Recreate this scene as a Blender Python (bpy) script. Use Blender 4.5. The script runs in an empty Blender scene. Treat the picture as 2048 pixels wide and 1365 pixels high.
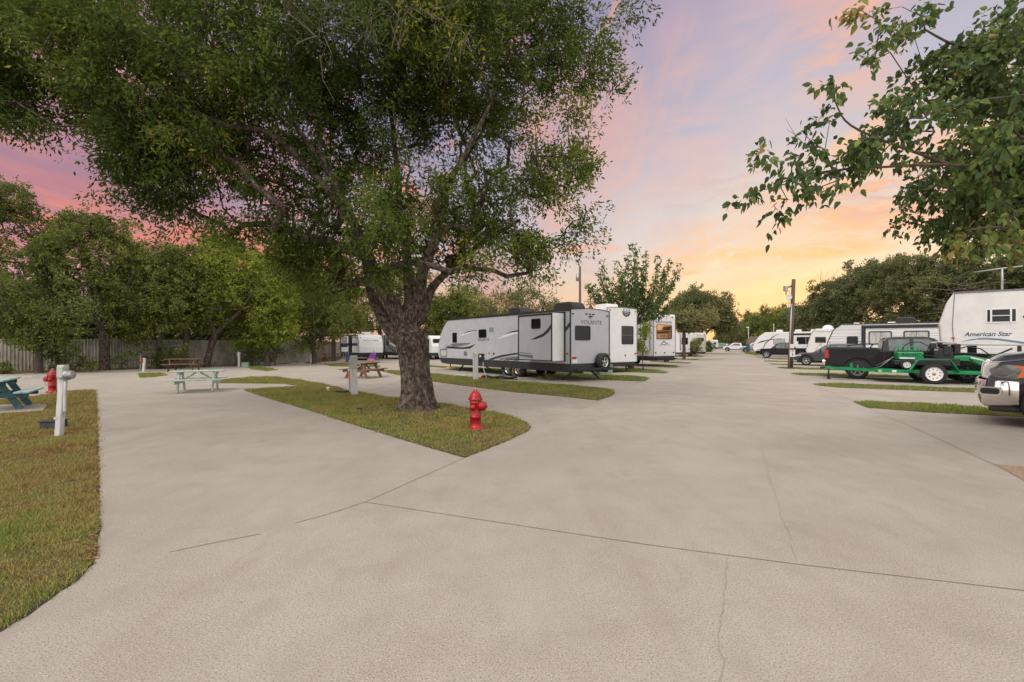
import bpy, math, random
import numpy as np
from mathutils import Vector, Matrix
random.seed(7)
R = math.radians
SC = bpy.context.scene
COL = SC.collection
# ------------------------------------------------------------------ camera
H, F, CX, HY = 1.65, 910.0, 1024.0, 688.0
cd = bpy.data.cameras.new('camera'); cam = bpy.data.objects.new('camera', cd); COL.objects.link(cam)
cam.location = (0, 0, H); cam.rotation_euler = (R(90), 0, 0)
cd.lens = F/2048*36; cd.sensor_width = 36; cd.shift_y = (HY-682.5)/2048
cd.clip_start = .05; cd.clip_end = 3000
SC.camera = cam
SC.view_settings.view_transform = 'Standard'; SC.view_settings.look = 'None'
SC.view_settings.exposure = 0; SC.view_settings.gamma = 1
# pixel of the 2048 px photo -> point on the ground / at a depth
def G(x, y, z=0.0):
    Y = F*(H-z)/(y-HY); return ((x-CX)/F*Y, Y, z)
def P(x, y, Y): return ((x-CX)/F*Y, Y, H-(y-HY)/F*Y)
def lin(c):
    o = []
    for v in c[:3]:
        v = v/255.0; o.append(v/12.92 if v <= .04045 else ((v+.055)/1.055)**2.4)
    return tuple(o)+(1.0,)
# ------------------------------------------------------------------ world
W = bpy.data.worlds.new('World'); SC.world = W; W.use_nodes = True
nt = W.node_tree; nt.nodes.clear(); N = nt.nodes.new; LK = nt.links.new
SUN_AZ, SUN_EL = R(32), R(3.0)
def wm(op, a, b=None, c=None, clamp=False):
    n = N('ShaderNodeMath'); n.operation = op; n.use_clamp = clamp
    for i, v in enumerate((a, b, c)):
        if v is None: continue
        if isinstance(v, (int, float)): n.inputs[i].default_value = v
        else: LK(v, n.inputs[i])
    return n.outputs[0]
def wramp(fac, stops):
    n = N('ShaderNodeValToRGB'); e = n.color_ramp.elements
    while len(e) < len(stops): e.new(.5)
    for i, (p, c) in enumerate(stops): e[i].position = p; e[i].color = c
    LK(fac, n.inputs[0]); return n.outputs[0]
def wmix(f, a, b, bt='MIX'):
    n = N('ShaderNodeMix'); n.data_type = 'RGBA'; n.blend_type = bt
    for s, v in ((0, f), (6, a), (7, b)):
        if isinstance(v, (int, float, tuple)): n.inputs[s].default_value = v
        else: LK(v, n.inputs[s])
    return n.outputs[2]
tc = N('ShaderNodeTexCoord'); sp = N('ShaderNodeSeparateXYZ'); LK(tc.outputs['Generated'], sp.inputs[0])
dx, dy, dz = sp.outputs
el = wm('DIVIDE', wm('MAXIMUM', dz, 0.0), .65, clamp=True)
az = wm('ARCTAN2', dx, dy)
def S(st): return [(p/.65 if p < .65 else 1, lin(c)) for p, c in st]
cL = wramp(el, S([(0, (214, 190, 196)), (.08, (214, 172, 175)), (.155, (206, 138, 138)), (.24, (180, 132, 148)), (.36, (158, 136, 164)), (.6, (146, 140, 176))]))
cC = wramp(el, S([(0, (238, 178, 138)), (.10, (236, 198, 168)), (.20, (212, 202, 206)), (.32, (176, 178, 200)), (.42, (156, 154, 184)), (.6, (142, 136, 174))]))
cR = wramp(el, S([(0, (246, 176, 92)), (.06, (246, 196, 132)), (.13, (246, 228, 202)), (.24, (220, 220, 224)), (.36, (180, 186, 210)), (.6, (178, 164, 188))]))
fA = wm('MULTIPLY_ADD', az, 1/.55, .85/.55*.75, clamp=True)         # left -> centre
fB = wm('MULTIPLY_ADD', az, 1/.4, -.3, clamp=True)                 # centre -> right
base = wmix(fB, wmix(fA, cL, cC), cR)
# clouds on a far high layer
k = wm('DIVIDE', 1.0, wm('ADD', wm('MAXIMUM', dz, 0.0), .10))
cv = N('ShaderNodeCombineXYZ'); LK(wm('MULTIPLY', dx, k), cv.inputs[0]); LK(wm('MULTIPLY', dy, k), cv.inputs[1])
mp = N('ShaderNodeMapping'); LK(cv.outputs[0], mp.inputs[0]); mp.inputs['Rotation'].default_value = (0, 0, R(28)); mp.inputs['Scale'].default_value = (.95, .30, 1)
def cloud(scale, lo, hi, off, detail=6, rough=.62, dist=.6):
    m2 = N('ShaderNodeMapping'); LK(mp.outputs[0], m2.inputs[0]); m2.inputs['Location'].default_value = off
    n = N('ShaderNodeTexNoise'); LK(m2.outputs[0], n.inputs['Vector'])
    n.inputs['Scale'].default_value = scale; n.inputs['Detail'].default_value = detail
    n.inputs['Roughness'].default_value = rough; n.inputs['Distortion'].default_value = dist
    r = N('ShaderNodeMapRange'); LK(n.outputs[0], r.inputs[0]); r.inputs[1].default_value = lo; r.inputs[2].default_value = hi
    r.interpolation_type = 'SMOOTHSTEP'; return r.outputs[0]
c1 = cloud(1.55, .45, .64, (3.1, 1.7, 0)); c2 = cloud(4.2, .51, .62, (9.2, 4.4, 0), 8, .70, 1.2); c3 = cloud(1.2, .48, .66, (1.4, 8.8, 0))
fR = wm('MULTIPLY_ADD', az, 1/.7, .35, clamp=True)
warm = wmix(fR, lin((222, 146, 140)), lin((248, 190, 162)))
col = wmix(wm('MULTIPLY', c1, .72), base, warm)
cool = wmix(fR, lin((158, 130, 160)), lin((196, 172, 190)))
col = wmix(wm('MULTIPLY', c3, .45), col, cool)
m4 = N('ShaderNodeMapping'); LK(mp.outputs[0], m4.inputs[0]); m4.inputs['Location'].default_value = (5.5, 2.2, 0)
np4 = N('ShaderNodeTexNoise'); LK(m4.outputs[0], np4.inputs['Vector']); np4.inputs['Scale'].default_value = .75; np4.inputs['Detail'].default_value = 2
pm4 = N('ShaderNodeMapRange'); pm4.interpolation_type = 'SMOOTHSTEP'; LK(np4.outputs[0], pm4.inputs[0]); pm4.inputs[1].default_value = .42; pm4.inputs[2].default_value = .60
col = wmix(wm('MULTIPLY', wm('MULTIPLY', c2, pm4.outputs[0]), .85), col, wmix(fR, lin((240, 146, 128)), lin((255, 186, 128))))
# a broken orange bank low on the right, two small bars near the glow
def bank(a0, e0, wa, we, strength, colr, sc, lo_, hi_, off):
    global col
    u = wm('DIVIDE', wm('SUBTRACT', az, a0), wa); w_ = wm('DIVIDE', wm('SUBTRACT', dz, e0), we)
    d2 = wm('ADD', wm('MULTIPLY', u, u), wm('MULTIPLY', w_, w_)); m_ = wm('SUBTRACT', 1.0, d2, clamp=True)
    cvv = N('ShaderNodeCombineXYZ'); LK(wm('MULTIPLY', az, sc), cvv.inputs[0]); LK(wm('MULTIPLY', dz, sc*3.2), cvv.inputs[1]); cvv.inputs[2].default_value = off
    n_ = N('ShaderNodeTexNoise'); LK(cvv.outputs[0], n_.inputs['Vector']); n_.inputs['Scale'].default_value = 1; n_.inputs['Detail'].default_value = 5; n_.inputs['Roughness'].default_value = .68; n_.inputs['Distortion'].default_value = .8
    r_ = N('ShaderNodeMapRange'); r_.interpolation_type = 'SMOOTHSTEP'; LK(n_.outputs[0], r_.inputs[0]); r_.inputs[1].default_value = lo_; r_.inputs[2].default_value = hi_
    col = wmix(wm('MULTIPLY', wm('MULTIPLY', m_, r_.outputs[0]), strength), col, colr)
bank(.72, .245, .30, .085, 1.0, lin((255, 160, 110)), 7.0, .42, .60, 1.5)
bank(.72, .235, .26, .06, .8, lin((205, 150, 160)), 9.0, .50, .62, 7.5)
bank(.60, .165, .13, .018, 1.0, lin((245, 165, 90)), 9.0, .38, .55, 3.1)
bank(.46, .175, .12, .016, .9, lin((250, 180, 100)), 9.0, .38, .55, 5.1)
bank(.50, .105, .30, .030, .7, lin((255, 190, 100)), 7.0, .42, .60, 8.1)
bank(.42, .30, .16, .05, .5, lin((170, 165, 185)), 9.0, .46, .60, 4.1)
bank(.63, .52, .11, .16, .85, lin((255, 178, 140)), 4.0, .36, .60, 11.1)
bank(.50, .42, .12, .20, .30, lin((248, 190, 176)), 3.0, .38, .62, 12.6)
bank(.36, .34, .10, .24, .50, lin((236, 180, 176)), 3.2, .40, .62, 13.3)
bank(.22, .40, .08, .16, .22, lin((226, 172, 178)), 4.0, .40, .62, 14.8)
bank(-.75, .20, .42, .06, .9, lin((232, 138, 122)), 6.0, .42, .60, 2.1)
bank(-.45, .16, .30, .05, .9, lin((240, 140, 118)), 7.0, .42, .58, 6.1)
bank(.16, .20, .10, .012, .9, lin((250, 170, 140)), 7.0, .30, .50, 9.1)
# glow round the set sun
sd = (math.sin(SUN_AZ)*math.cos(SUN_EL), math.cos(SUN_AZ)*math.cos(SUN_EL), math.sin(SUN_EL))
dt = N('ShaderNodeVectorMath'); dt.operation = 'DOT_PRODUCT'; LK(tc.outputs['Generated'], dt.inputs[0]); dt.inputs[1].default_value = sd
g1 = wm('POWER', wm('MAXIMUM', dt.outputs['Value'], 0.0), 42.0)
g2 = wm('POWER', wm('MAXIMUM', dt.outputs['Value'], 0.0), 9.0)
col = wmix(wm('MULTIPLY', g2, .34), col, lin((255, 238, 212)))
col = wmix(wm('MULTIPLY', g1, .42), col, lin((255, 205, 120)))
# the bright neutral sky overhead and behind that lights the place
up = N('ShaderNodeMapRange'); up.interpolation_type = 'SMOOTHSTEP'; LK(dz, up.inputs[0]); up.inputs[1].default_value = .60; up.inputs[2].default_value = .80
bk = N('ShaderNodeMapRange'); bk.interpolation_type = 'SMOOTHSTEP'; LK(dy, bk.inputs[0]); bk.inputs[1].default_value = .25; bk.inputs[2].default_value = -.35
col = wmix(bk.outputs[0], col, (1.55, 1.46, 1.42, 1))
col = wmix(up.outputs[0], col, (1.62, 1.52, 1.46, 1))
bg1 = N('ShaderNodeBackground'); LK(col, bg1.inputs[0]); bg1.inputs[1].default_value = 0.97
st = N('ShaderNodeTexSky'); st.sky_type = 'NISHITA'; st.sun_disc = False; st.sun_elevation = SUN_EL; st.sun_rotation = SUN_AZ
bg2 = N('ShaderNodeBackground'); LK(st.outputs[0], bg2.inputs[0]); bg2.inputs[1].default_value = 0.012
ad = N('ShaderNodeAddShader'); LK(bg1.outputs[0], ad.inputs[0]); LK(bg2.outputs[0], ad.inputs[1])
wo = N('ShaderNodeOutputWorld'); LK(ad.outputs[0], wo.inputs[0])
ld = bpy.data.lights.new('sun', 'SUN'); lo = bpy.data.objects.new('sun', ld); COL.objects.link(lo)
ld.energy = 1.3; ld.angle = R(20); ld.color = (1, .95, .88)
lo.rotation_euler = Vector((.42, .50, -.80)).to_track_quat('-Z', 'Y').to_euler(); lo.location = (-20, -20, 40)

# ------------------------------------------------------------------ materials
MC = {}
def mat(name, col, rough=.6, metal=0.0, var=.0, vscale=3.0, bump=0.0, bscale=60.0, spec=None, coat=0.0, col2=None, lo=.4, hi=.6, stretch=None, trans=0.0, rvar=.0):
    if name in MC: return MC[name]
    m = bpy.data.materials.new(name); m.use_nodes = True; t = m.node_tree; b = t.nodes['Principled BSDF']; MC[name] = m
    if len(col) == 3: col = tuple(col)+(1,)
    b.inputs['Base Color'].default_value = col; b.inputs['Roughness'].default_value = rough; b.inputs['Metallic'].default_value = metal
    if spec is not None: b.inputs['Specular IOR Level'].default_value = spec
    b.inputs['Coat Weight'].default_value = coat; b.inputs['Coat Roughness'].default_value = .05
    tcn = t.nodes.new('ShaderNodeTexCoord'); src = tcn.outputs['Object']
    if stretch:
        mpn = t.nodes.new('ShaderNodeMapping'); mpn.inputs['Scale'].default_value = stretch; t.links.new(src, mpn.inputs[0]); src = mpn.outputs[0]
    if var or col2:
        n = t.nodes.new('ShaderNodeTexNoise'); n.inputs['Scale'].default_value = vscale; n.inputs['Detail'].default_value = 8; n.inputs['Roughness'].default_value = .65
        t.links.new(src, n.inputs['Vector'])
        r = t.nodes.new('ShaderNodeValToRGB'); r.color_ramp.elements[0].position = lo; r.color_ramp.elements[1].position = hi
        c2 = col2 if col2 else tuple(v*(1-var) for v in col[:3])+(1,)
        if len(c2) == 3: c2 = tuple(c2)+(1,)
        r.color_ramp.elements[0].color = c2; r.color_ramp.elements[1].color = col
        t.links.new(n.outputs[0], r.inputs[0]); t.links.new(r.outputs[0], b.inputs['Base Color'])
        if rvar:
            mr = t.nodes.new('ShaderNodeMapRange'); mr.inputs[1].default_value = .3; mr.inputs[2].default_value = .7; mr.inputs[3].default_value = rough+rvar; mr.inputs[4].default_value = rough
            t.links.new(n.outputs[0], mr.inputs[0]); t.links.new(mr.outputs[0], b.inputs['Roughness'])
    if bump:
        n2 = t.nodes.new('ShaderNodeTexNoise'); n2.inputs['Scale'].default_value = bscale; n2.inputs['Detail'].default_value = 6
        t.links.new(src, n2.inputs['Vector'])
        bp = t.nodes.new('ShaderNodeBump'); bp.inputs['Strength'].default_value = bump; bp.inputs['Distance'].default_value = .02
        t.links.new(n2.outputs[0], bp.inputs['Height']); t.links.new(bp.outputs[0], b.inputs['Normal'])
    return m
def rampmat(name, stops, scale=2.0, detail=8, rough=.95, bump=.3, bscale=80, vary=None, layers=()):
    """noise ramp + extra fine noise layers [(scale, lo, hi, colour, factor, stretch)] that mark the surface itself"""
    m = bpy.data.materials.new(name); m.use_nodes = True; t = m.node_tree; b = t.nodes['Principled BSDF']; MC[name] = m
    b.inputs['Roughness'].default_value = rough; b.inputs['Specular IOR Level'].default_value = .25
    tcn = t.nodes.new('ShaderNodeTexCoord')
    n = t.nodes.new('ShaderNodeTexNoise'); n.inputs['Scale'].default_value = scale; n.inputs['Detail'].default_value = detail; n.inputs['Roughness'].default_value = .6
    t.links.new(tcn.outputs['Object'], n.inputs['Vector'])
    r = t.nodes.new('ShaderNodeValToRGB'); e = r.color_ramp.elements
    while len(e) < len(stops): e.new(.5)
    for i, (p, c) in enumerate(stops): e[i].position = p; e[i].color = tuple(c[:3])+(1,)
    t.links.new(n.outputs[0], r.inputs[0]); out = r.outputs[0]
    for (sc, l, h, c, f, stz) in layers:
        mp2 = t.nodes.new('ShaderNodeMapping'); mp2.inputs['Scale'].default_value = stz[:3]; mp2.inputs['Rotation'].default_value = (0, 0, R(stz[3]) if len(stz) > 3 else 0)
        mp2.inputs['Location'].default_value = (sc*.37, sc*.11, 0)
        t.links.new(tcn.outputs['Object'], mp2.inputs[0])
        n2 = t.nodes.new('ShaderNodeTexNoise'); n2.inputs['Scale'].default_value = sc; n2.inputs['Detail'].default_value = 4; t.links.new(mp2.outputs[0], n2.inputs['Vector'])
        mr = t.nodes.new('ShaderNodeMapRange'); mr.inputs[1].default_value = l; mr.inputs[2].default_value = h; mr.inputs[4].default_value = f; t.links.new(n2.outputs[0], mr.inputs[0])
        mx = t.nodes.new('ShaderNodeMix'); mx.data_type = 'RGBA'; t.links.new(mr.outputs[0], mx.inputs[0]); t.links.new(out, mx.inputs[6]); mx.inputs[7].default_value = tuple(c[:3])+(1,)
        out = mx.outputs[2]
    t.links.new(out, b.inputs['Base Color'])
    if bump:
        n3 = t.nodes.new('ShaderNodeTexNoise'); n3.inputs['Scale'].default_value = bscale; n3.inputs['Detail'].default_value = 5; t.links.new(tcn.outputs['Object'], n3.inputs['Vector'])
        bp = t.nodes.new('ShaderNodeBump'); bp.inputs['Strength'].default_value = bump; bp.inputs['Distance'].default_value = .01
        t.links.new(n3.outputs[0], bp.inputs['Height']); t.links.new(bp.outputs[0], b.inputs['Normal'])
    return m
def leafmat(name, stops, trans=.35, rough=.55):
    m = bpy.data.materials.new(name); m.use_nodes = True; t = m.node_tree; b = t.nodes['Principled BSDF']; MC[name] = m
    b.inputs['Roughness'].default_value = .7; b.inputs['Specular IOR Level'].default_value = .14
    a = t.nodes.new('ShaderNodeAttribute'); a.attribute_name = 'tint'
    r = t.nodes.new('ShaderNodeValToRGB'); e = r.color_ramp.elements
    while len(e) < len(stops): e.new(.5)
    for i, (p, c) in enumerate(stops): e[i].position = p; e[i].color = tuple(c)+(1,)
    t.links.new(a.outputs['Fac'], r.inputs[0]); t.links.new(r.outputs[0], b.inputs['Base Color'])
    tr = t.nodes.new('ShaderNodeBsdfTranslucent'); t.links.new(r.outputs[0], tr.inputs[0])
    mx = t.nodes.new('ShaderNodeMixShader'); mx.inputs[0].default_value = trans
    t.links.new(b.outputs[0], mx.inputs[1]); t.links.new(tr.outputs[0], mx.inputs[2]); t.links.new(mx.outputs[0], t.nodes['Material Output'].inputs[0])
    return m
# ------------------------------------------------------------------ objects
def tag(o, label=None, cat=None, group=None, kind=None):
    if label: o['label'] = label
    if cat: o['category'] = cat
    if group: o['group'] = group
    if kind: o['kind'] = kind
    return o
def thing(name, label, cat, loc=(0, 0, 0), rz=0, group=None):
    o = bpy.data.objects.new(name, None); COL.objects.link(o); o.location = loc; o.rotation_euler = (0, 0, rz); o.empty_display_size = .2
    return tag(o, label, cat, group)
class MB:
    def __init__(s): s.v = []; s.f = []; s.mi = []; s.sm = []; s.m = 0; s.smooth = False
    def add(s, vs, fs, smooth=None):
        b = len(s.v); s.v.extend(tuple(v) for v in vs)
        for f in fs: s.f.append(tuple(i+b for i in f)); s.mi.append(s.m); s.sm.append(s.smooth if smooth is None else smooth)
        return s
    def box(s, x0, x1, y0, y1, z0, z1, M=None):
        vs = [(x, y, z) for x in (x0, x1) for y in (y0, y1) for z in (z0, z1)]
        if M is not None: vs = [tuple(M @ Vector(v)) for v in vs]
        return s.add(vs, [(0, 1, 3, 2), (4, 6, 7, 5), (0, 4, 5, 1), (2, 3, 7, 6), (0, 2, 6, 4), (1, 5, 7, 3)], False)
    def beam(s, p, q, w, h, up=(0, 0, 1)):
        p = Vector(p); q = Vector(q); d = (q-p); L = d.length; d.normalize(); u = Vector(up)
        if abs(d.dot(u)) > .98: u = Vector((1, 0, 0))
        a = d.cross(u).normalized(); b = a.cross(d).normalized()
        vs = [p+d*t+a*(w/2*i)+b*(h/2*j) for t in (0, L) for i in (-1, 1) for j in (-1, 1)]
        return s.add(vs, [(0, 1, 3, 2), (4, 6, 7, 5), (0, 4, 5, 1), (2, 3, 7, 6), (0, 2, 6, 4), (1, 5, 7, 3)], False)
    def tube(s, pts, r, n=8, caps=True):
        pts = [Vector(p) for p in pts]; rs = r if isinstance(r, (list, tuple)) else [r]*len(pts)
        vs = []; fs = []; a = None
        for i, p in enumerate(pts):
            d = (pts[min(i+1, len(pts)-1)]-pts[max(i-1, 0)]).normalized()
            if a is None:
                u = Vector((0, 0, 1)) if abs(d.z) < .9 else Vector((1, 0, 0)); a = d.cross(u).normalized()
            else: a = (a-d*a.dot(d)).normalized()
            b = d.cross(a)
            for k in range(n):
                t = 2*math.pi*k/n; vs.append(p+(a*math.cos(t)+b*math.sin(t))*rs[i])
        for i in range(len(pts)-1):
            for k in range(n): fs.append((i*n+k, i*n+(k+1) % n, (i+1)*n+(k+1) % n, (i+1)*n+k))
        s.add(vs, fs, True)
        if caps:
            b0 = len(s.v)-len(vs)
            s.f.append(tuple(b0+k for k in range(n))); s.mi.append(s.m); s.sm.append(False)
            s.f.append(tuple(b0+(len(pts)-1)*n+k for k in range(n))); s.mi.append(s.m); s.sm.append(False)
        return s
    def lathe(s, prof, c=(0, 0, 0), axis='z', n=24, M=None):
        vs = []; fs = []
        for (r, h) in prof:
            for k in range(n):
                t = 2*math.pi*k/n; a, b = r*math.cos(t), r*math.sin(t)
                v = {'z': (a, b, h), 'y': (a, h, b), 'x': (h, a, b)}[axis]
                vs.append(Vector(v)+Vector(c))
        if M is not None: vs = [M @ v for v in vs]
        for i in range(len(prof)-1):
            for k in range(n): fs.append((i*n+k, i*n+(k+1) % n, (i+1)*n+(k+1) % n, (i+1)*n+k))
        return s.add(vs, fs, True)
    def prism(s, poly, y0, y1, fr=None):
        """poly in (a,b); extruded between offsets y0,y1; fr maps (a,b,t)->xyz"""
        if fr is None: fr = lambda a, b, t: (a, t, b)
        n = len(poly); vs = [fr(a, b, y0) for a, b in poly]+[fr(a, b, y1) for a, b in poly]
        return s.add(vs, [tuple(range(n)), tuple(range(2*n-1, n-1, -1))]+[(i, (i+1) % n, (i+1) % n+n, i+n) for i in range(n)], False)
    def ring(s, outer, inner, t0, t1, fr):
        n = len(outer); vs = [fr(a, b, t) for t in (t0, t1) for P_ in (outer, inner) for a, b in P_]
        fs = []
        for i in range(n):
            j = (i+1) % n
            fs += [(2*n+i, 2*n+j, 3*n+j, 3*n+i), (i, j, 2*n+j, 2*n+i), (n+i, 3*n+i, 3*n+j, n+j)]
        return s.add(vs, fs, False)
    def build(s, name, mats, parent=None, bev=0, label=None, seg=2, loc=None):
        me = bpy.data.meshes.new(name); me.from_pydata([tuple(v) for v in s.v], [], s.f)
        mats = mats if isinstance(mats, (list, tuple)) else [mats]
        for m in mats: me.materials.append(m)
        me.polygons.foreach_set('material_index', s.mi); me.polygons.foreach_set('use_smooth', s.sm)
        import bmesh
        bm = bmesh.new(); bm.from_mesh(me); bmesh.ops.recalc_face_normals(bm, faces=bm.faces); bm.to_mesh(me); bm.free()
        o = bpy.data.objects.new(name, me); COL.objects.link(o)
        if parent: o.parent = parent
        if loc: o.location = loc
        if label: o['label'] = label
        if bev:
            b = o.modifiers.new('bevel', 'BEVEL'); b.width = bev; b.segments = seg; b.limit_method = 'ANGLE'; b.angle_limit = R(40)
        return o
def rr(a0, a1, b0, b1, r=.05, n=4):
    out = []
    for (cx, cy, s0) in ((a1-r, b1-r, 0), (a0+r, b1-r, 90), (a0+r, b0+r, 180), (a1-r, b0+r, 270)):
        for i in range(n+1):
            t = R(s0+90*i/n); out.append((cx+r*math.cos(t), cy+r*math.sin(t)))
    return out
TXT = {}
def text_mb(mb, txt, size, fr, ac, bc, flip=False, sx=1.0, shear=0.0, t=.004, bold=0.0):
    key = (txt, shear, bold)
    if key not in TXT:
        cu = bpy.data.curves.new('lettering', 'FONT'); cu.body = txt; cu.size = 1; cu.align_x = 'CENTER'; cu.align_y = 'CENTER'; cu.shear = shear; cu.offset = bold; cu.resolution_u = 4
        ob = bpy.data.objects.new('lettering', cu); COL.objects.link(ob)
        me = bpy.data.meshes.new_from_object(ob.evaluated_get(bpy.context.evaluated_depsgraph_get()))
        TXT[key] = ([tuple(v.co) for v in me.vertices], [tuple(p.vertices) for p in me.polygons])
        bpy.data.objects.remove(ob); bpy.data.curves.remove(cu); bpy.data.meshes.remove(me)
    vs, fs = TXT[key]
    mb.add([fr(ac+(-1 if flip else 1)*x*size*sx, bc+y*size, t) for x, y, z in vs], fs, False)
def from_np(name, verts, nper, mat_, parent=None, tint=None, smooth=False):
    """many small faces of nper vertices each"""
    me = bpy.data.meshes.new(name); nv = len(verts); nf = nv//nper
    me.vertices.add(nv); me.vertices.foreach_set('co', verts.astype(np.float32).ravel())
    me.loops.add(nv); me.loops.foreach_set('vertex_index', np.arange(nv, dtype=np.int32))
    me.polygons.add(nf); me.polygons.foreach_set('loop_start', np.arange(0, nv, nper, dtype=np.int32))
    me.polygons.foreach_set('loop_total', np.full(nf, nper, dtype=np.int32))
    me.update(calc_edges=True)
    if tint is not None:
        a = me.attributes.new('tint', 'FLOAT', 'FACE'); a.data.foreach_set('value', tint.astype(np.float32))
    me.materials.append(mat_); o = bpy.data.objects.new(name, me); COL.objects.link(o)
    if parent: o.parent = parent
    return o
# palette
M = {}
M['conc'] = rampmat('concrete', [(.30, (.322, .284, .236)), (.5, (.366, .328, .276)), (.72, (.405, .366, .312))], scale=.9, rough=.9, bump=.35, bscale=140,
    layers=[(95, .53, .63, (.15, .128, .105), .7, (1, 1, 1)), (120, .58, .66, (.60, .56, .51), .8, (1, 1, 1)), (.22, .5, .72, (.265, .235, .21), .55, (1, 1, 1)), (1.1, .52, .78, (.285, .25, .21), .4, (2.2, .12, 1, 25)), (3.2, .58, .74, (.245, .205, .175), .35, (1, .35, 1, 60)), (38, .62, .74, (.22, .185, .155), .45, (1, 1, 1)), (2.6, .50, .70, (.275, .243, .205), .35, (1, 1, 1)), (.5, .52, .70, (.40, .37, .325), .5, (1, 1, 1))])
M['joint'] = mat('joint_filler', (.235, .205, .17), .95, var=.3, vscale=8)
M['crack'] = mat('crack_dark', (.28, .245, .205), .95)
M['soil'] = rampmat('soil', [(.3, (.06, .042, .025)), (.6, (.11, .085, .045)), (.8, (.10, .11, .04))], scale=4, bump=.5, bscale=40)
M['earth'] = rampmat('earth', [(.3, (.10, .085, .05)), (.55, (.12, .12, .055)), (.8, (.16, .13, .085))], scale=.6)
M['litter'] = rampmat('leaf_litter', [(.3, (.05, .032, .02)), (.5, (.14, .085, .045)), (.7, (.22, .15, .09))], scale=9, bump=.8, bscale=30)
M['gravel'] = rampmat('gravel', [(.35, (.20, .13, .09)), (.5, (.32, .22, .15)), (.65, (.42, .32, .24))], scale=38, bump=1, bscale=60)
M['grass'] = leafmat('grass_blades', [(0, (.24, .155, .06)), (.25, (.42, .32, .12)), (.45, (.35, .34, .10)), (.65, (.20, .26, .06)), (.85, (.15, .24, .045)), (1, (.27, .38, .08))], trans=.25, rough=.8)
M['litterleaf'] = leafmat('dry_leaves', [(0, (.12, .06, .03)), (.5, (.26, .15, .07)), (1, (.38, .25, .12))], trans=.1, rough=.8)
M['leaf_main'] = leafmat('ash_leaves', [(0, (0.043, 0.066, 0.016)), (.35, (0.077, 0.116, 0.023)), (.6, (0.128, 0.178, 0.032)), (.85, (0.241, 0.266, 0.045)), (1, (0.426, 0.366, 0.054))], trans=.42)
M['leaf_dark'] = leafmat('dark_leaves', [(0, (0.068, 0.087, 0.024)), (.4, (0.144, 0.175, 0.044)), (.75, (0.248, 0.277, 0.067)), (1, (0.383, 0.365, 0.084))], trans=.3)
M['leaf_light'] = leafmat('light_leaves', [(0, (0.100, 0.133, 0.026)), (.4, (0.212, 0.266, 0.047)), (.75, (0.340, 0.385, 0.062)), (1, (0.510, 0.479, 0.083))], trans=.35)
M['leaf_right'] = leafmat('mulberry_leaves', [(0, (0.054, 0.084, 0.041)), (.4, (0.092, 0.142, 0.054)), (.7, (0.162, 0.223, 0.061)), (.9, (0.297, 0.311, 0.081)), (1, (0.378, 0.216, 0.108))], trans=.35)
M['leaf_olive'] = leafmat('olive_leaves', [(0, (0.072, 0.093, 0.043)), (.5, (0.159, 0.178, 0.072)), (.8, (0.238, 0.238, 0.099)), (1, (0.370, 0.265, 0.118))], trans=.3)
M['bark'] = rampmat('bark', [(.32, (.018, .013, .010)), (.47, (.075, .053, .042)), (.60, (.15, .118, .095)), (.74, (.30, .26, .22))], scale=9, detail=10, bump=1.0, bscale=28, layers=[(16, .46, .60, (.03, .022, .017), .7, (1, 1, .30)), (30, .56, .68, (.28, .24, .20), .6, (1, 1, .35)), (3, .58, .72, (.085, .095, .05), .5, (1, 1, 1))])
M['bark2'] = mat('bark_thin', (.11, .085, .065), .95, var=.5, vscale=12)
M['twig'] = mat('bare_twig', (.20, .165, .13), .95, var=.3, vscale=12)
M['white'] = mat('white_panel', (.78, .78, .78), .35, var=.10, vscale=2.5, lo=.3, hi=.6)
M['white2'] = mat('offwhite_panel', (.74, .73, .70), .45, var=.14, vscale=2.0, lo=.3, hi=.6)
M['grey'] = mat('grey_panel', (.49, .50, .525), .42, var=.10, vscale=2.2, lo=.3, hi=.6, bump=.06, bscale=220)
M['lgrey'] = mat('light_grey_panel', (.60, .61, .63), .4, var=.08, vscale=2.2, lo=.3, hi=.6)
M['skirt'] = mat('dark_skirt', (.035, .035, .038), .55, var=.35, vscale=4, lo=.3, hi=.6)
M['black'] = mat('black_plastic', (.018, .018, .02), .5)
M['decal'] = mat('decal_black', (.03, .03, .035), .4)
M['dgrey'] = mat('decal_grey', (.17, .17, .18), .45)
M['silver'] = mat('decal_silver', (.75, .75, .78), .3)
M['navy'] = mat('decal_navy', (.03, .045, .12), .4)
M['blue'] = mat('decal_blue', (.13, .22, .33), .4)
M['glass'] = mat('dark_glass', (.012, .013, .014), .12, spec=.45, var=.5, vscale=1.5)
M['cabglass'] = mat('tinted_cab_glass', (.10, .13, .13), .08, spec=1.0, var=.5, vscale=2)
M['wood2'] = mat('dark_brown_wood', (.12, .055, .032), .75, col2=(.20, .12, .08), vscale=5, bump=.3, stretch=(1, 6, 6))
M['cglass'] = mat('curtained_glass', (.55, .55, .52), .1, spec=.8, col2=(.30, .31, .30), vscale=5, stretch=(3, 3, .3))
M['mirror'] = mat('painted_sunset_glass', (.62, .34, .17), .05, metal=1.0)  # sunset reflection painted in as a warm metal tint of the pane
M['tyre'] = mat('tyre_rubber', (.022, .022, .023), .85, bump=.4, bscale=50)
M['rim'] = mat('alloy_rim', (.62, .62, .63), .3, metal=.8)
M['rimw'] = mat('white_steel_rim', (.80, .80, .80), .4)
M['chrome'] = mat('chrome', (.82, .80, .78), .12, metal=1.0, var=.06)
M['metal'] = mat('galvanised', (.42, .42, .42), .45, metal=.6, var=.2, vscale=10)
M['red'] = mat('hydrant_red', (.40, .007, .008), .38, coat=.15, col2=(.22, .006, .007), vscale=7, lo=.35, hi=.55, bump=.25, bscale=45)
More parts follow.
